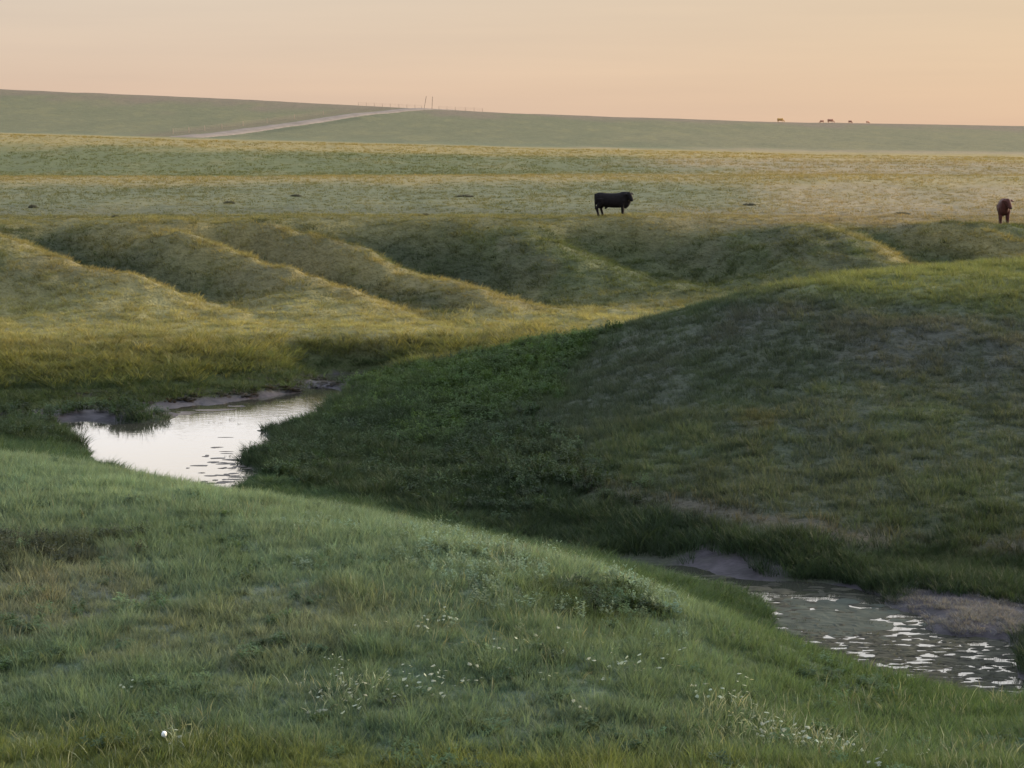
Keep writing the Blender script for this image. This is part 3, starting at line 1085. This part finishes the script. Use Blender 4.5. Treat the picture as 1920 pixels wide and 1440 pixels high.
    # greyish dead weeds standing on the mud at the back of the pond
    n = 2600
    u_, v_ = rng.uniform(1590, 1990, n), rng.uniform(1095, 1205, n)
    gp = np.array([G(a, b_, 0.15) for a, b_ in zip(u_, v_)])
    x, y = gp[:, 0], gp[:, 1]
    z = height(x, y)
    ok = (z > 0.02) & (fbm(x / 0.7, y / 1.0, 3, 111) > -0.12)
    put('short', x[ok], y[ok], z[ok], rng.uniform(0.8, 1.8, ok.sum()), rng.uniform(0.4, 1.1, ok.sum()), jitter(np.tile(np.array([0.125, 0.122, 0.145]), (ok.sum(), 1)), 0.25))
    # emergent stems in the shallows of both pools
    for (u0, u1, v0, v1, n, cc) in ((1230, 1920, 1060, 1300, 900, (0.05, 0.056, 0.034)), (420, 480, 840, 915, 50, (0.05, 0.045, 0.03)), (160, 640, 745, 800, 160, (0.06, 0.052, 0.04))):
        gp = np.array([G(a, b_, 0.0) for a, b_ in zip(rng.uniform(u0, u1, n), rng.uniform(v0, v1, n))])
        x, y = gp[:, 0], gp[:, 1]
        z = height(x, y)
        cl = fbm(x / 0.9, y / 1.4, 2, 151)
        ok = (z < 0.05) & (cl > 0.12)
        put('short', x[ok], y[ok], np.full(ok.sum(), -0.02), rng.uniform(0.6, 1.2, ok.sum()), rng.uniform(0.4, 1.1, ok.sum()), jitter(np.tile(np.array(cc), (ok.sum(), 1)), 0.25))
    # pale dry tufts at the near right and left of the flowers
    for u, v, d, rx, ry, n in ((1420, 1300, 33.6, 0.7, 0.9, 46), (1520, 1345, 32.5, 0.7, 0.7, 46), (640, 1322, 33.3, 0.55, 0.6, 26), (1080, 1075, 44.2, 2.6, 1.6, 60), (330, 1412, 30.9, 0.35, 0.3, 8)):
        cx, cy, _ = P(u, v, d)
        x = cx + rng.normal(0, 0.6, n) * rx
        y = cy + rng.normal(0, 0.6, n) * ry
        put('stalk', x, y, height(x, y), rng.uniform(0.7, 1.3, n), rng.uniform(0.4, 0.9, n), jitter(np.tile(np.array([0.205, 0.222, 0.17]), (n, 1)), 0.2))
    # seed stalks, low dead thatch and broad leaved weeds through the grass
    x, y = sample(27, 62, 7)
    z = height(x, y)
    mound, hill, far_side = zones(x, y)
    cl = fbm(x / 2.5, y / 3.5, 3, 131)
    ok = (z > 1.0) & (~far_side) & (rng.random(len(x)) < sstep(-0.1, 0.5, cl))
    put('stalk', x[ok], y[ok], z[ok], rng.uniform(0.7, 1.2, ok.sum()), rng.uniform(0.45, 0.95, ok.sum()), jitter(np.tile(np.array([0.125, 0.138, 0.092]), (ok.sum(), 1)), 0.2))
    x, y = sample(27, 56, 6)
    z = height(x, y)
    mound, hill, far_side = zones(x, y)
    cl = fbm(x / 1.2, y / 1.8, 3, 137)
    ok = mound & (z > 1.0) & (rng.random(len(x)) < sstep(0.0, 0.45, cl))
    put('weed', x[ok], y[ok], z[ok], rng.uniform(0.4, 0.9, ok.sum()), rng.uniform(0.3, 0.62, ok.sum()), jitter(np.tile(np.array([0.066, 0.105, 0.055]), (ok.sum(), 1)), 0.25))
    ok = mound & (z > 1.0) & (rng.random(len(x)) < 0.6 * sstep(0.05, 0.45, -cl))
    put('short', x[ok], y[ok], z[ok], rng.uniform(1.0, 1.8, ok.sum()), rng.uniform(0.25, 0.5, ok.sum()), jitter(np.tile(np.array([0.15, 0.148, 0.105]), (ok.sum(), 1)), 0.2))
    # dark rank clumps down the gullies and under the plateau rim
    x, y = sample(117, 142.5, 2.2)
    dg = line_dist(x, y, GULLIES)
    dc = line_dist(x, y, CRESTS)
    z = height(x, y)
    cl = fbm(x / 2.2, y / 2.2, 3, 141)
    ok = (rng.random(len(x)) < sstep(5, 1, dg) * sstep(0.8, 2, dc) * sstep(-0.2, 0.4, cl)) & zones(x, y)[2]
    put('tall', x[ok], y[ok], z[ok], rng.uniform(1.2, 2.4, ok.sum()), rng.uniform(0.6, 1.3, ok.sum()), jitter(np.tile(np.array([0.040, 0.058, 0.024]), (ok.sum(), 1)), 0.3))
    # drowned and dead stuff on the mud bars of the pool
    n = 2600
    u_, v_ = rng.uniform(90, 700, n), rng.uniform(708, 800, n)
    gp = np.array([G(a, b_, 0.1) for a, b_ in zip(u_, v_)])
    x, y = gp[:, 0], gp[:, 1]
    z = height(x, y)
    ok = (z > 0.0) & (z < 0.35) & (fbm(x / 0.9, y / 0.7, 2, 113) > -0.2) & zones(x, y)[2]
    put('weed', x[ok], y[ok], z[ok], rng.uniform(0.5, 1.3, ok.sum()), rng.uniform(0.10, 0.32, ok.sum()), jitter(np.tile(np.array([0.048, 0.040, 0.036]), (ok.sum(), 1)), 0.3))
    # pale flowers
    for u, v, d, rx, ry, n in ((650, 1325, 33.2, 0.55, 0.8, 26), (860, 1312, 33.6, 0.3, 0.5, 9), (1400, 1290, 33.9, 0.55, 0.9, 20), (1480, 1335, 32.6, 0.6, 0.8, 22),
                               (1540, 1350, 32.4, 0.5, 0.6, 12), (760, 1180, 37.6, 0.9, 0.7, 12), (870, 1240, 35.8, 0.4, 0.5, 4), (1130, 1225, 36.4, 1.3, 1.0, 14),
                               (1260, 1260, 35.2, 0.8, 1.0, 9), (640, 1230, 36, 0.6, 0.8, 6), (330, 1410, 31, 0.3, 0.2, 5), (760, 795, 86.4, 0.5, 1.0, 4), (930, 825, 81, 0.6, 0.9, 8), (660, 775, 89.6, 0.4, 0.8, 3),
                               (1000, 1300, 34, 3.2, 2.2, 22), (1700, 1400, 31.2, 1.2, 0.9, 12)):
        cx, cy, _ = P(u, v, d)
        n = max(2, int(n * 0.7))
        x = cx + rng.normal(0, 0.6, n) * rx
        y = cy + rng.normal(0, 0.6, n) * ry
        z = height(x, y)
        cc = np.tile(np.array([0.27, 0.29, 0.21]), (n, 1))
        put('flower', x, y, z, rng.uniform(0.9, 2.2, n), rng.uniform(0.8, 1.2, n), jitter(cc, 0.12))
    names = {'short': ('short_grass', short_kit, 6), 'tall': ('tall_grass', tall_kit, 5), 'sedge': ('sedge', sedge_kit, 4), 'reed': ('reeds', reed_kit, 4),
             'far': ('prairie_grass', far_kit, 4), 'sage': ('sage_brush', sage_kit, 4), 'weed': ('green_weeds', bush_kit, 4), 'stalk': ('seed_stalks', stalk_kit, 4), 'flower': ('pale_flowers', flower_kit, 4)}
    for key, lst in out.items():
        x, y, z, s, h = (np.concatenate([l[i] for l in lst]) for i in range(5))
        c = np.concatenate([l[5] for l in lst])
        nm, kt, nv = names[key]
        scatter(nm, kt, nv, x, y, z, (s, h), c, 0.16 if key != 'flower' else 0.3)
        print(nm, len(x))


grass_all()


# ------------------------------------------------------------------ floating mats on the pond and mud scum in the pool
def build_floats():
    r = random.Random(5)
    def pads(name, spots, mat):
        verts, faces = [], []
        for cx, cy, rx, ry in spots:
            i = len(verts)
            n = 9
            hgt = r.uniform(0.012, 0.03)
            verts.append((cx, cy, hgt))
            for k in range(n):
                a = 2 * math.pi * k / n
                q = r.uniform(0.6, 1.15)
                verts.append((cx + math.cos(a) * rx * q, cy + math.sin(a) * ry * q, 0.004))
            for k in range(n):
                faces.append((i, i + 1 + k, i + 1 + (k + 1) % n))
        add_mesh(name, verts, faces, mat, kind='stuff')
    spots = []
    for _ in range(620):
        u, v = r.uniform(1470, 1900), r.uniform(1185, 1312)
        x, y, _z = G(u, v, 0)
        spots.append((x, y, r.uniform(0.08, 0.36), r.uniform(0.04, 0.15)))
    for _ in range(640):
        u, v = r.uniform(1260, 1910), r.uniform(1075, 1300)
        x, y, _z = G(u, v, 0)
        spots.append((x, y, r.uniform(0.1, 0.4), r.uniform(0.06, 0.22)))
    pads('floating_leaves', spots, simple_mat('rotting leaf mat', (0.030, 0.029, 0.019), 0.8, 0.6, 3.0, 0.4, 0.12))
    spots = []
    for _ in range(60):
        u, v = r.gauss(432, 32), r.gauss(876, 24)
        x, y, _z = G(u, v, 0)
        spots.append((x, y, r.uniform(0.08, 0.4), r.uniform(0.06, 0.22)))
    for _ in range(14):
        u = r.uniform(250, 480)
        v = 800 - (u - 140) * 0.10 + r.uniform(-6, 3) - 4
        x, y, _z = G(u, v, 0)
        spots.append((x, y, r.uniform(0.3, 0.9), r.uniform(0.1, 0.25)))
    pads('floating_weed', spots, simple_mat('brown water weed', (0.07, 0.055, 0.045), 0.7, 0.4, 3.0, 0.4, 0.3))
    # skin of algae on the quiet back of the pond
    spots = []
    for _ in range(190):
        u, v = r.gauss(1545, 58), r.gauss(1163, 13)
        x, y, _z = G(u, v, 0)
        spots.append((x, y, r.uniform(0.12, 0.5), r.uniform(0.12, 0.5)))
    pads('algae_film', spots, simple_mat('grey green algae', (0.040, 0.046, 0.036), 0.85, 0.3, 1.5, 0.1, 0.1))


build_floats()


# ------------------------------------------------------------------ helpers for things
def thing(name, label, cat, loc=(0, 0, 0), rz=0.0, group=None):
    o = bpy.data.objects.new(name, None)
    o.empty_display_size = 0.5
    col.objects.link(o)
    o.location = loc
    o.rotation_euler = (0, 0, rz)
    o['label'] = label
    o['category'] = cat
    if group:
        o['group'] = group
    return o


def tag(o, label, cat, group=None):
    o['label'] = label
    o['category'] = cat
    if group:
        o['group'] = group
    return o


# ------------------------------------------------------------------ cattle
def loft(bm, rings, nseg=14):
    """rings: (centre, half width vector, half height vector)"""
    rows = []
    for c, a, b in rings:
        c, a, b = Vector(c), Vector(a), Vector(b)
        rows.append([bm.verts.new(c + a * math.cos(2 * math.pi * k / nseg) + b * math.sin(2 * math.pi * k / nseg)) for k in range(nseg)])
    for r0, r1 in zip(rows, rows[1:]):
        for k in range(nseg):
            bm.faces.new((r0[k], r0[(k + 1) % nseg], r1[(k + 1) % nseg], r1[k]))
    bm.faces.new(rows[0][::-1])
    bm.faces.new(rows[-1])


def limb(bm, pts_, nseg=10, flat=1.0):
    rings = []
    for i, (p, r) in enumerate(pts_):
        p = Vector(p)
        p0 = Vector(pts_[max(i - 1, 0)][0])
        p1 = Vector(pts_[min(i + 1, len(pts_) - 1)][0])
        d = (p1 - p0).normalized()
        side_ = Vector((0, 1, 0))
        side_ = (side_ - d * side_.dot(d)).normalized()
        oth = d.cross(side_)
        rings.append((p, side_ * r * flat, oth * r))
    loft(bm, rings, nseg)


def cow_body(head='up', turn=0.0, voxel=0.028, bull=True):
    """faces +X, stands on z = 0; turn swings the head round the neck (radians, to the left positive)"""
    bm = bmesh.new()
    # trunk: rump to chest, (x, top, bottom, half width)
    tr = [(-1.06, 1.30, 0.86, 0.13), (-1.02, 1.40, 0.76, 0.24), (-0.86, 1.47, 0.66, 0.32), (-0.62, 1.47, 0.60, 0.35), (-0.30, 1.43, 0.56, 0.38), (0.05, 1.42, 0.53, 0.39),
          (0.38, 1.43, 0.52, 0.37), (0.64, 1.48, 0.53, 0.33), (0.84, 1.47, 0.56, 0.28), (0.98, 1.40, 0.64, 0.21), (1.06, 1.30, 0.78, 0.13)]
    loft(bm, [((x * 0.94 - 0.02, 0, (t + b) / 2), (0, w, 0), (0, 0, (t - b) / 2)) for x, t, b, w in tr], 18)
    # neck and head
    if head == 'up':
        nk = [((0.58, 0, 1.08), 0.43), ((0.78, 0, 1.10), 0.42), ((0.96, 0, 1.16), 0.355), ((1.10, 0, 1.22), 0.27)]
        pol, dr = Vector((1.10, 0, 1.36)), Vector((0.66, 0, -0.75))
    else:
        nk = [((0.66, 0, 1.10), 0.32), ((0.92, 0, 0.98), 0.25), ((1.12, 0, 0.78), 0.19), ((1.26, 0, 0.60), 0.15)]
        pol, dr = Vector((1.28, 0, 0.62)), Vector((0.35, 0, -0.93))
    rot = Matrix.Rotation(turn, 3, 'Z')
    piv = Vector((0.86, 0, 0))

    def tw(p, k=1.0):
        p = Vector(p)
        m = Matrix.Rotation(turn * k, 3, 'Z')
        return m @ (p - piv) + piv
    rings = []
    for i, (p, r_) in enumerate(nk):
        k = max(0.0, (i - 1) / 2.0)
        rings.append((tw(p, k), (0, r_ * 0.62, 0), (r_ * 0.35 * (1 if head != 'up' else -1) * -1 if False else 0, 0, r_)))
    # neck rings stand upright, a little tilted
    loft(bm, rings, 14)
    dr = (rot @ dr).normalized()
    pol = tw(pol)
    sd_ = rot @ Vector((0, 1, 0))
    up_ = dr.cross(sd_) * -1
    if up_.z < 0:
        up_ = -up_
    hd = [(-0.12, 0.12, 0.13), (-0.03, 0.165, 0.18), (0.10, 0.16, 0.185), (0.22, 0.135, 0.16), (0.34, 0.115, 0.135), (0.43, 0.115, 0.115), (0.50, 0.095, 0.095), (0.53, 0.06, 0.06)]
    loft(bm, [(pol + dr * s - up_ * 0.02, sd_ * a, up_ * b) for s, a, b in hd], 14)
    for sg in (-1, 1):                              # ears
        e0 = pol + sd_ * 0.10 * sg + dr * 0.0
        e1 = pol + sd_ * 0.27 * sg - dr * 0.02 + up_ * 0.03
        e2 = pol + sd_ * 0.42 * sg + dr * 0.02 - up_ * 0.01
        loft(bm, [(e0, up_ * 0.045, dr * 0.045), (e1, up_ * 0.05, dr * 0.095), (e2, up_ * 0.03, dr * 0.04)], 8)
    # legs
    for sg in (-1, 1):
        y0 = 0.19 * sg
        fx = 0.66 + (0.05 if sg > 0 else -0.03)
        limb(bm, [((0.66, y0 * 0.9, 0.98), 0.17), ((fx - 0.02, y0, 0.74), 0.135), ((fx, y0, 0.55), 0.095), ((fx + 0.01, y0, 0.42), 0.092), ((fx, y0, 0.24), 0.072), ((fx + 0.01, y0, 0.10), 0.074), ((fx + 0.03, y0, 0.045), 0.075), ((fx + 0.04, y0, 0.0), 0.08)])
        hx = -0.86 + (0.0 if sg < 0 else 0.30)
        limb(bm, [((-0.72, y0 * 0.9, 1.08), 0.25), ((-0.70 + (hx + 0.86) * .5, y0, 0.82), 0.19), ((hx + 0.02, y0, 0.66), 0.125), ((hx - 0.08, y0, 0.50), 0.088), ((hx - 0.05, y0, 0.38), 0.086), ((hx, y0, 0.22), 0.072), ((hx + 0.02, y0, 0.10), 0.074), ((hx + 0.05, y0, 0.045), 0.075), ((hx + 0.06, y0, 0.0), 0.08)])
    # tail, brisket, sheath
    limb(bm, [((-1.02, 0, 1.38), 0.05), ((-1.03, 0, 1.24), 0.05), ((-1.03, 0, 0.95), 0.045), ((-1.01, 0, 0.66), 0.045), ((-0.99, 0, 0.50), 0.055), ((-0.98, 0, 0.40), 0.025)], 8)
    if bull:
        limb(bm, [((-0.30, 0, 0.64), 0.10), ((-0.36, 0, 0.53), 0.075), ((-0.42, 0, 0.46), 0.035)], 8)
        limb(bm, [((1.06, 0, 1.12), 0.17), ((1.0, 0, 0.92), 0.18), ((0.90, 0, 0.70), 0.17), ((0.76, 0, 0.54), 0.13)], 10)
        limb(bm, [((-0.72, 0, 0.68), 0.10), ((-0.74, 0, 0.56), 0.085), ((-0.74, 0, 0.48), 0.05)], 8)
    me = bpy.data.meshes.new('body')
    bm.to_mesh(me)
    bm.free()
    tmp = bpy.data.objects.new('body', me)
    col.objects.link(tmp)
    rm = tmp.modifiers.new('r', 'REMESH')
    rm.mode = 'VOXEL'
    rm.voxel_size = voxel
    sm = tmp.modifiers.new('s', 'SMOOTH')
    sm.iterations = 4
    sm.factor = 0.5
    dg = bpy.context.evaluated_depsgraph_get()
    res = bpy.data.meshes.new_from_object(tmp.evaluated_get(dg))
    bpy.data.objects.remove(tmp)
    res.name = 'body'
    res.polygons.foreach_set('use_smooth', [True] * len(res.polygons))
    return res, (pol, dr, sd_, up_)


def ball(name, c, r_, mat, parent, flat=(1, 1, 1)):
    bm = bmesh.new()
    bmesh.ops.create_uvsphere(bm, u_segments=10, v_segments=8, radius=r_)
    for v in bm.verts:
        v.co = Vector((v.co.x * flat[0], v.co.y * flat[1], v.co.z * flat[2])) + Vector(c)
    me = bpy.data.meshes.new(name)
    bm.to_mesh(me)
    bm.free()
    me.polygons.foreach_set('use_smooth', [True] * len(me.polygons))
    me.materials.append(mat)
    o = bpy.data.objects.new(name, me)
    col.objects.link(o)
    o.parent = parent
    return o


eye_mat = simple_mat('dark eye', (0.01, 0.008, 0.006), 0.15, 0.1, 10, 0, 0.5)
hoof_mat = simple_mat('hoof horn', (0.02, 0.017, 0.014), 0.5, 0.2, 10, 0.1)


def make_cow(name, label, cat, u, v, d, rz, coat, scale=1.0, group=None, **kw):
    x, y, _ = P(u, v, d)
    root = thing(name, label, cat, (x, y, hz(x, y) - 0.02), rz, group)
    root.scale = (scale,) * 3
    me, (pol, dr, sd_, up_) = cow_body(**kw)
    me.materials.append(coat)
    b = bpy.data.objects.new('body', me)
    col.objects.link(b)
    b.parent = root
    for sg in (-1, 1):
        ball('eye', pol + dr * 0.10 + sd_ * 0.148 * sg + up_ * 0.05, 0.022, eye_mat, root)
    ball('muzzle', pol + dr * 0.50, 0.07, eye_mat, root, (0.8, 1, 0.9))
    return root


black = simple_mat('black hide', (0.008, 0.006, 0.0065), 0.8, 0.35, 8, 0.25, 0.12)
redbrown = simple_mat('red brown hide', (0.060, 0.017, 0.011), 0.75, 0.35, 8, 0.25, 0.25)
gold = simple_mat('brown hide with backlit glow', (0.42, 0.23, 0.07), 0.8, 0.3, 4, 0.2, 0.2)  # far hides brightened: backlit glow of the coats put into colour
rust = simple_mat('rusty hide', (0.34, 0.17, 0.11), 0.8, 0.3, 4, 0.2, 0.2)
make_cow('bull', 'black bull standing side on at the edge of the plateau looking right', 'bull', 1147, 405, 146.5, R(4), black, 1.07, head='up', turn=R(-52))
make_cow('cow', 'dark reddish brown cow facing the camera at the right edge of the plateau', 'cow', 1882, 425, 141.5, R(-100), redbrown, 1.12, head='up', turn=R(34), bull=False)


def far_cow(label, cat, u, v, d, rz, coat, scale, me):
    x, y, _ = P(u, v, d)
    o = bpy.data.objects.new('grazing_' + cat, me.copy())
    o.data.materials.clear()
    o.data.materials.append(coat)
    o.location = (x, y, hz(x, y) - 0.1)
    o.rotation_euler = (0, 0, rz)
    o.scale = (scale,) * 3
    col.objects.link(o)
    tag(o, label, cat, 'cattle grazing along the skyline')


graze_me, _ = cow_body('down', 0, 0.05, False)
for a in (('golden brown cow grazing on the skyline, leftmost of the far herd', 'cow', 1463, 230, 893, R(0), gold, 1.15),
          ('small rusty calf on the skyline close to the left of a grazing cow', 'calf', 1541, 233, 893, R(200), rust, 0.80),
          ('rusty brown cow grazing on the skyline right beside a calf', 'cow', 1557, 232, 893, R(5), rust, 1.12),
          ('rusty calf alone on the skyline between the pair of cattle and the last one', 'calf', 1594, 233, 896, R(-50), rust, 0.85),
          ('rusty calf showing low over the skyline, rightmost of the far herd', 'calf', 1627, 234, 900, R(35), rust, 0.72)):
    far_cow(*a, graze_me)


# ------------------------------------------------------------------ fences and poles on the skyline
wood = simple_mat('weathered wood', (0.36, 0.27, 0.20), 0.9, 0.3, 3, 0.3)
wire_m = simple_mat('rusty wire', (0.16, 0.11, 0.09), 0.6, 0.2, 3, 0.1)


def post_mesh(name, h, r0, r1, lean=(0, 0), n=8):
    rnd = random.Random(name + str(h))
    bm = bmesh.new()
    rows = []
    for s in range(5):
        t = s / 4
        rad = r0 + (r1 - r0) * t
        rows.append([bm.verts.new((lean[0] * t + rad * math.cos(2 * math.pi * k / n) * rnd.uniform(.92, 1.08), lean[1] * t + rad * math.sin(2 * math.pi * k / n), -0.4 + (h + 0.4) * t)) for k in range(n)])
    for a, b in zip(rows, rows[1:]):
        for k in range(n):
            bm.faces.new((a[k], a[(k + 1) % n], b[(k + 1) % n], b[k]))
    bm.faces.new(rows[-1])
    bm.faces.new(rows[0][::-1])
    me = bpy.data.meshes.new(name)
    bm.to_mesh(me)
    bm.free()
    me.materials.append(wood)
    return me


def fence(label, spots, h=1.5):
    x0, y0 = spots[0]
    z0 = hz(x0, y0)
    root = thing('wire_fence', label, 'fence', (x0, y0, z0))
    me = post_mesh('post', h, 0.085, 0.07)
    tops = []
    for (x, y) in spots:
        o = bpy.data.objects.new('post', me)
        col.objects.link(o)
        o.parent = root
        z = hz(x, y)
        o.location = (x - x0, y - y0, z - z0)
        tops.append(Vector((x - x0, y - y0, z - z0)))
    for k in range(3):
        verts, faces = [], []
        w = 0.012
        for p in tops:
            zz = p.z + h * (0.35 + 0.27 * k)
            verts += [(p.x, p.y - 0.14, zz - w), (p.x, p.y - 0.14 - w, zz), (p.x, p.y - 0.14, zz + w), (p.x, p.y - 0.14 + w, zz)]
        for i in range(len(tops) - 1):
            for q in range(4):
                a = i * 4 + q
                b = i * 4 + (q + 1) % 4
                faces.append((a, b, b + 4, a + 4))
        add_mesh('wire', verts, faces, wire_m, root)
    return root


fence('thin wire fence on the skyline left of the two tall poles', [P(u, 200, 893)[:2] for u in (672, 687, 702, 717, 732, 748, 763, 778, 791)])
fence('thin wire fence on the skyline right of the two tall poles', [P(u, 205, 896)[:2] for u in (823, 838, 854, 873, 889, 905)])
xs_, ys_ = [], []
fence('wire fence of faint posts along the left verge of the dirt road',
      [(float(np.interp(yy, road_y, road_x)) - 10, yy) for yy in (574, 594, 616, 640, 668, 700, 736, 776)], 1.4)

for label, u, h, lean, rr_ in (('tall bare wooden pole leaning right beside the end of the dirt road', 795, 5.0, (0.95, 0), 0.125),
                               ('tall upright wooden pole just right of the leaning one', 810, 5.0, (0.25, 0), 0.13)):
    x, y, _ = P(u, 205, 893)
    o = bpy.data.objects.new('wooden_pole', post_mesh('wooden_pole', h, rr_ * 1.15, rr_, lean))
    o.location = (x, y, hz(x, y))
    col.objects.link(o)
    tag(o, label, 'pole', 'tall poles by the road')


# ------------------------------------------------------------------ low dark clumps on the plateau
def clump_thing(label, u, v, d, w, h, mat, seed):
    x, y, _ = P(u, v, d)
    w, h = w * 0.7, h * 0.8
    r = random.Random(seed)
    verts, faces = [], []
    for b in range(int(300 * w + 60)):
        a = r.uniform(0, 6.283)
        q = math.sqrt(r.random())
        bx, by = math.cos(a) * q * w / 2, math.sin(a) * q * w / 2 * 0.7
        hh = h * (1.1 - 0.7 * q * q) * r.uniform(0.6, 1.1)
        dx, dy = math.cos(a) * 0.25 * hh, math.sin(a) * 0.25 * hh
        fa = r.uniform(0, 3.14)
        wd = 0.035
        i = len(verts)
        verts += [(bx - wd * math.cos(fa), by - wd * math.sin(fa), -0.05), (bx + wd * math.cos(fa), by + wd * math.sin(fa), -0.05), (bx + dx, by + dy, hh)]
        faces.append((i, i + 1, i + 2))
    o = add_mesh('grass_clump', verts, faces, mat)
    o.location = (x, y, hz(x, y))
    tag(o, label, 'grass clump', 'dark clumps on the plateau')


dark_clump = simple_mat('dark bunch grass', (0.072, 0.068, 0.042), 0.85, 0.3, 4, 0.1)
for i, (label, u, v, d, w, h) in enumerate((
        ('small dark clump on the grey flat, far left of the cattle', 62, 392, 160, 0.9, 0.35),
        ('dark low clump on the grey flat below the middle of the road', 430, 383, 166, 1.2, 0.28),
        ('wide dark clump on the grey flat, the biggest one left of the bull', 555, 371, 178, 1.4, 0.3),
        ('long low dark clump nearest behind the back of the bull', 870, 369, 180, 2.3, 0.28),
        ('small dark clump on the golden rim above the leftmost gully', 217, 410, 147, 0.9, 0.22),
        ('wider dark clump on the golden rim above the second spur', 275, 410, 147, 1.3, 0.2),
        ('flat brownish clump on the golden rim above the dark gully head', 545, 411, 146.5, 1.4, 0.2),
        ('small dark clump on the golden rim, rightmost before the bull', 798, 411, 146.5, 0.7, 0.25),
        ('dark clump on the tan flat well right of the bull', 1405, 384, 165, 1.4, 0.3),
        ('low dark clump on the tan flat behind the brown cow', 1690, 404, 152, 1.8, 0.22))):
    clump_thing(label, u, v, d, w, h, dark_clump, 400 + i)


# ------------------------------------------------------------------ small white stone in the near grass
def stone(label, u, v, d, s, mat):
    x, y, _ = P(u, v, d)
    r = random.Random(8)
    bm = bmesh.new()
    bmesh.ops.create_icosphere(bm, subdivisions=2, radius=s)
    for vv in bm.verts:
        vv.co *= r.uniform(0.85, 1.12)
        vv.co.z *= 1.2
    me = bpy.data.meshes.new('white_stone')
    bm.to_mesh(me)
    bm.free()
    me.materials.append(mat)
    o = bpy.data.objects.new('white_stone', me)
    o.location = (x, y, hz(x, y) + 0.17)
    col.objects.link(o)
    tag(o, label, 'stone')


stone('small bright white stone in the near grass at lower left', 308, 1405, 31.0, 0.04, simple_mat('white stone', (0.75, 0.75, 0.72), 0.6, 0.08, 20, 0.2))
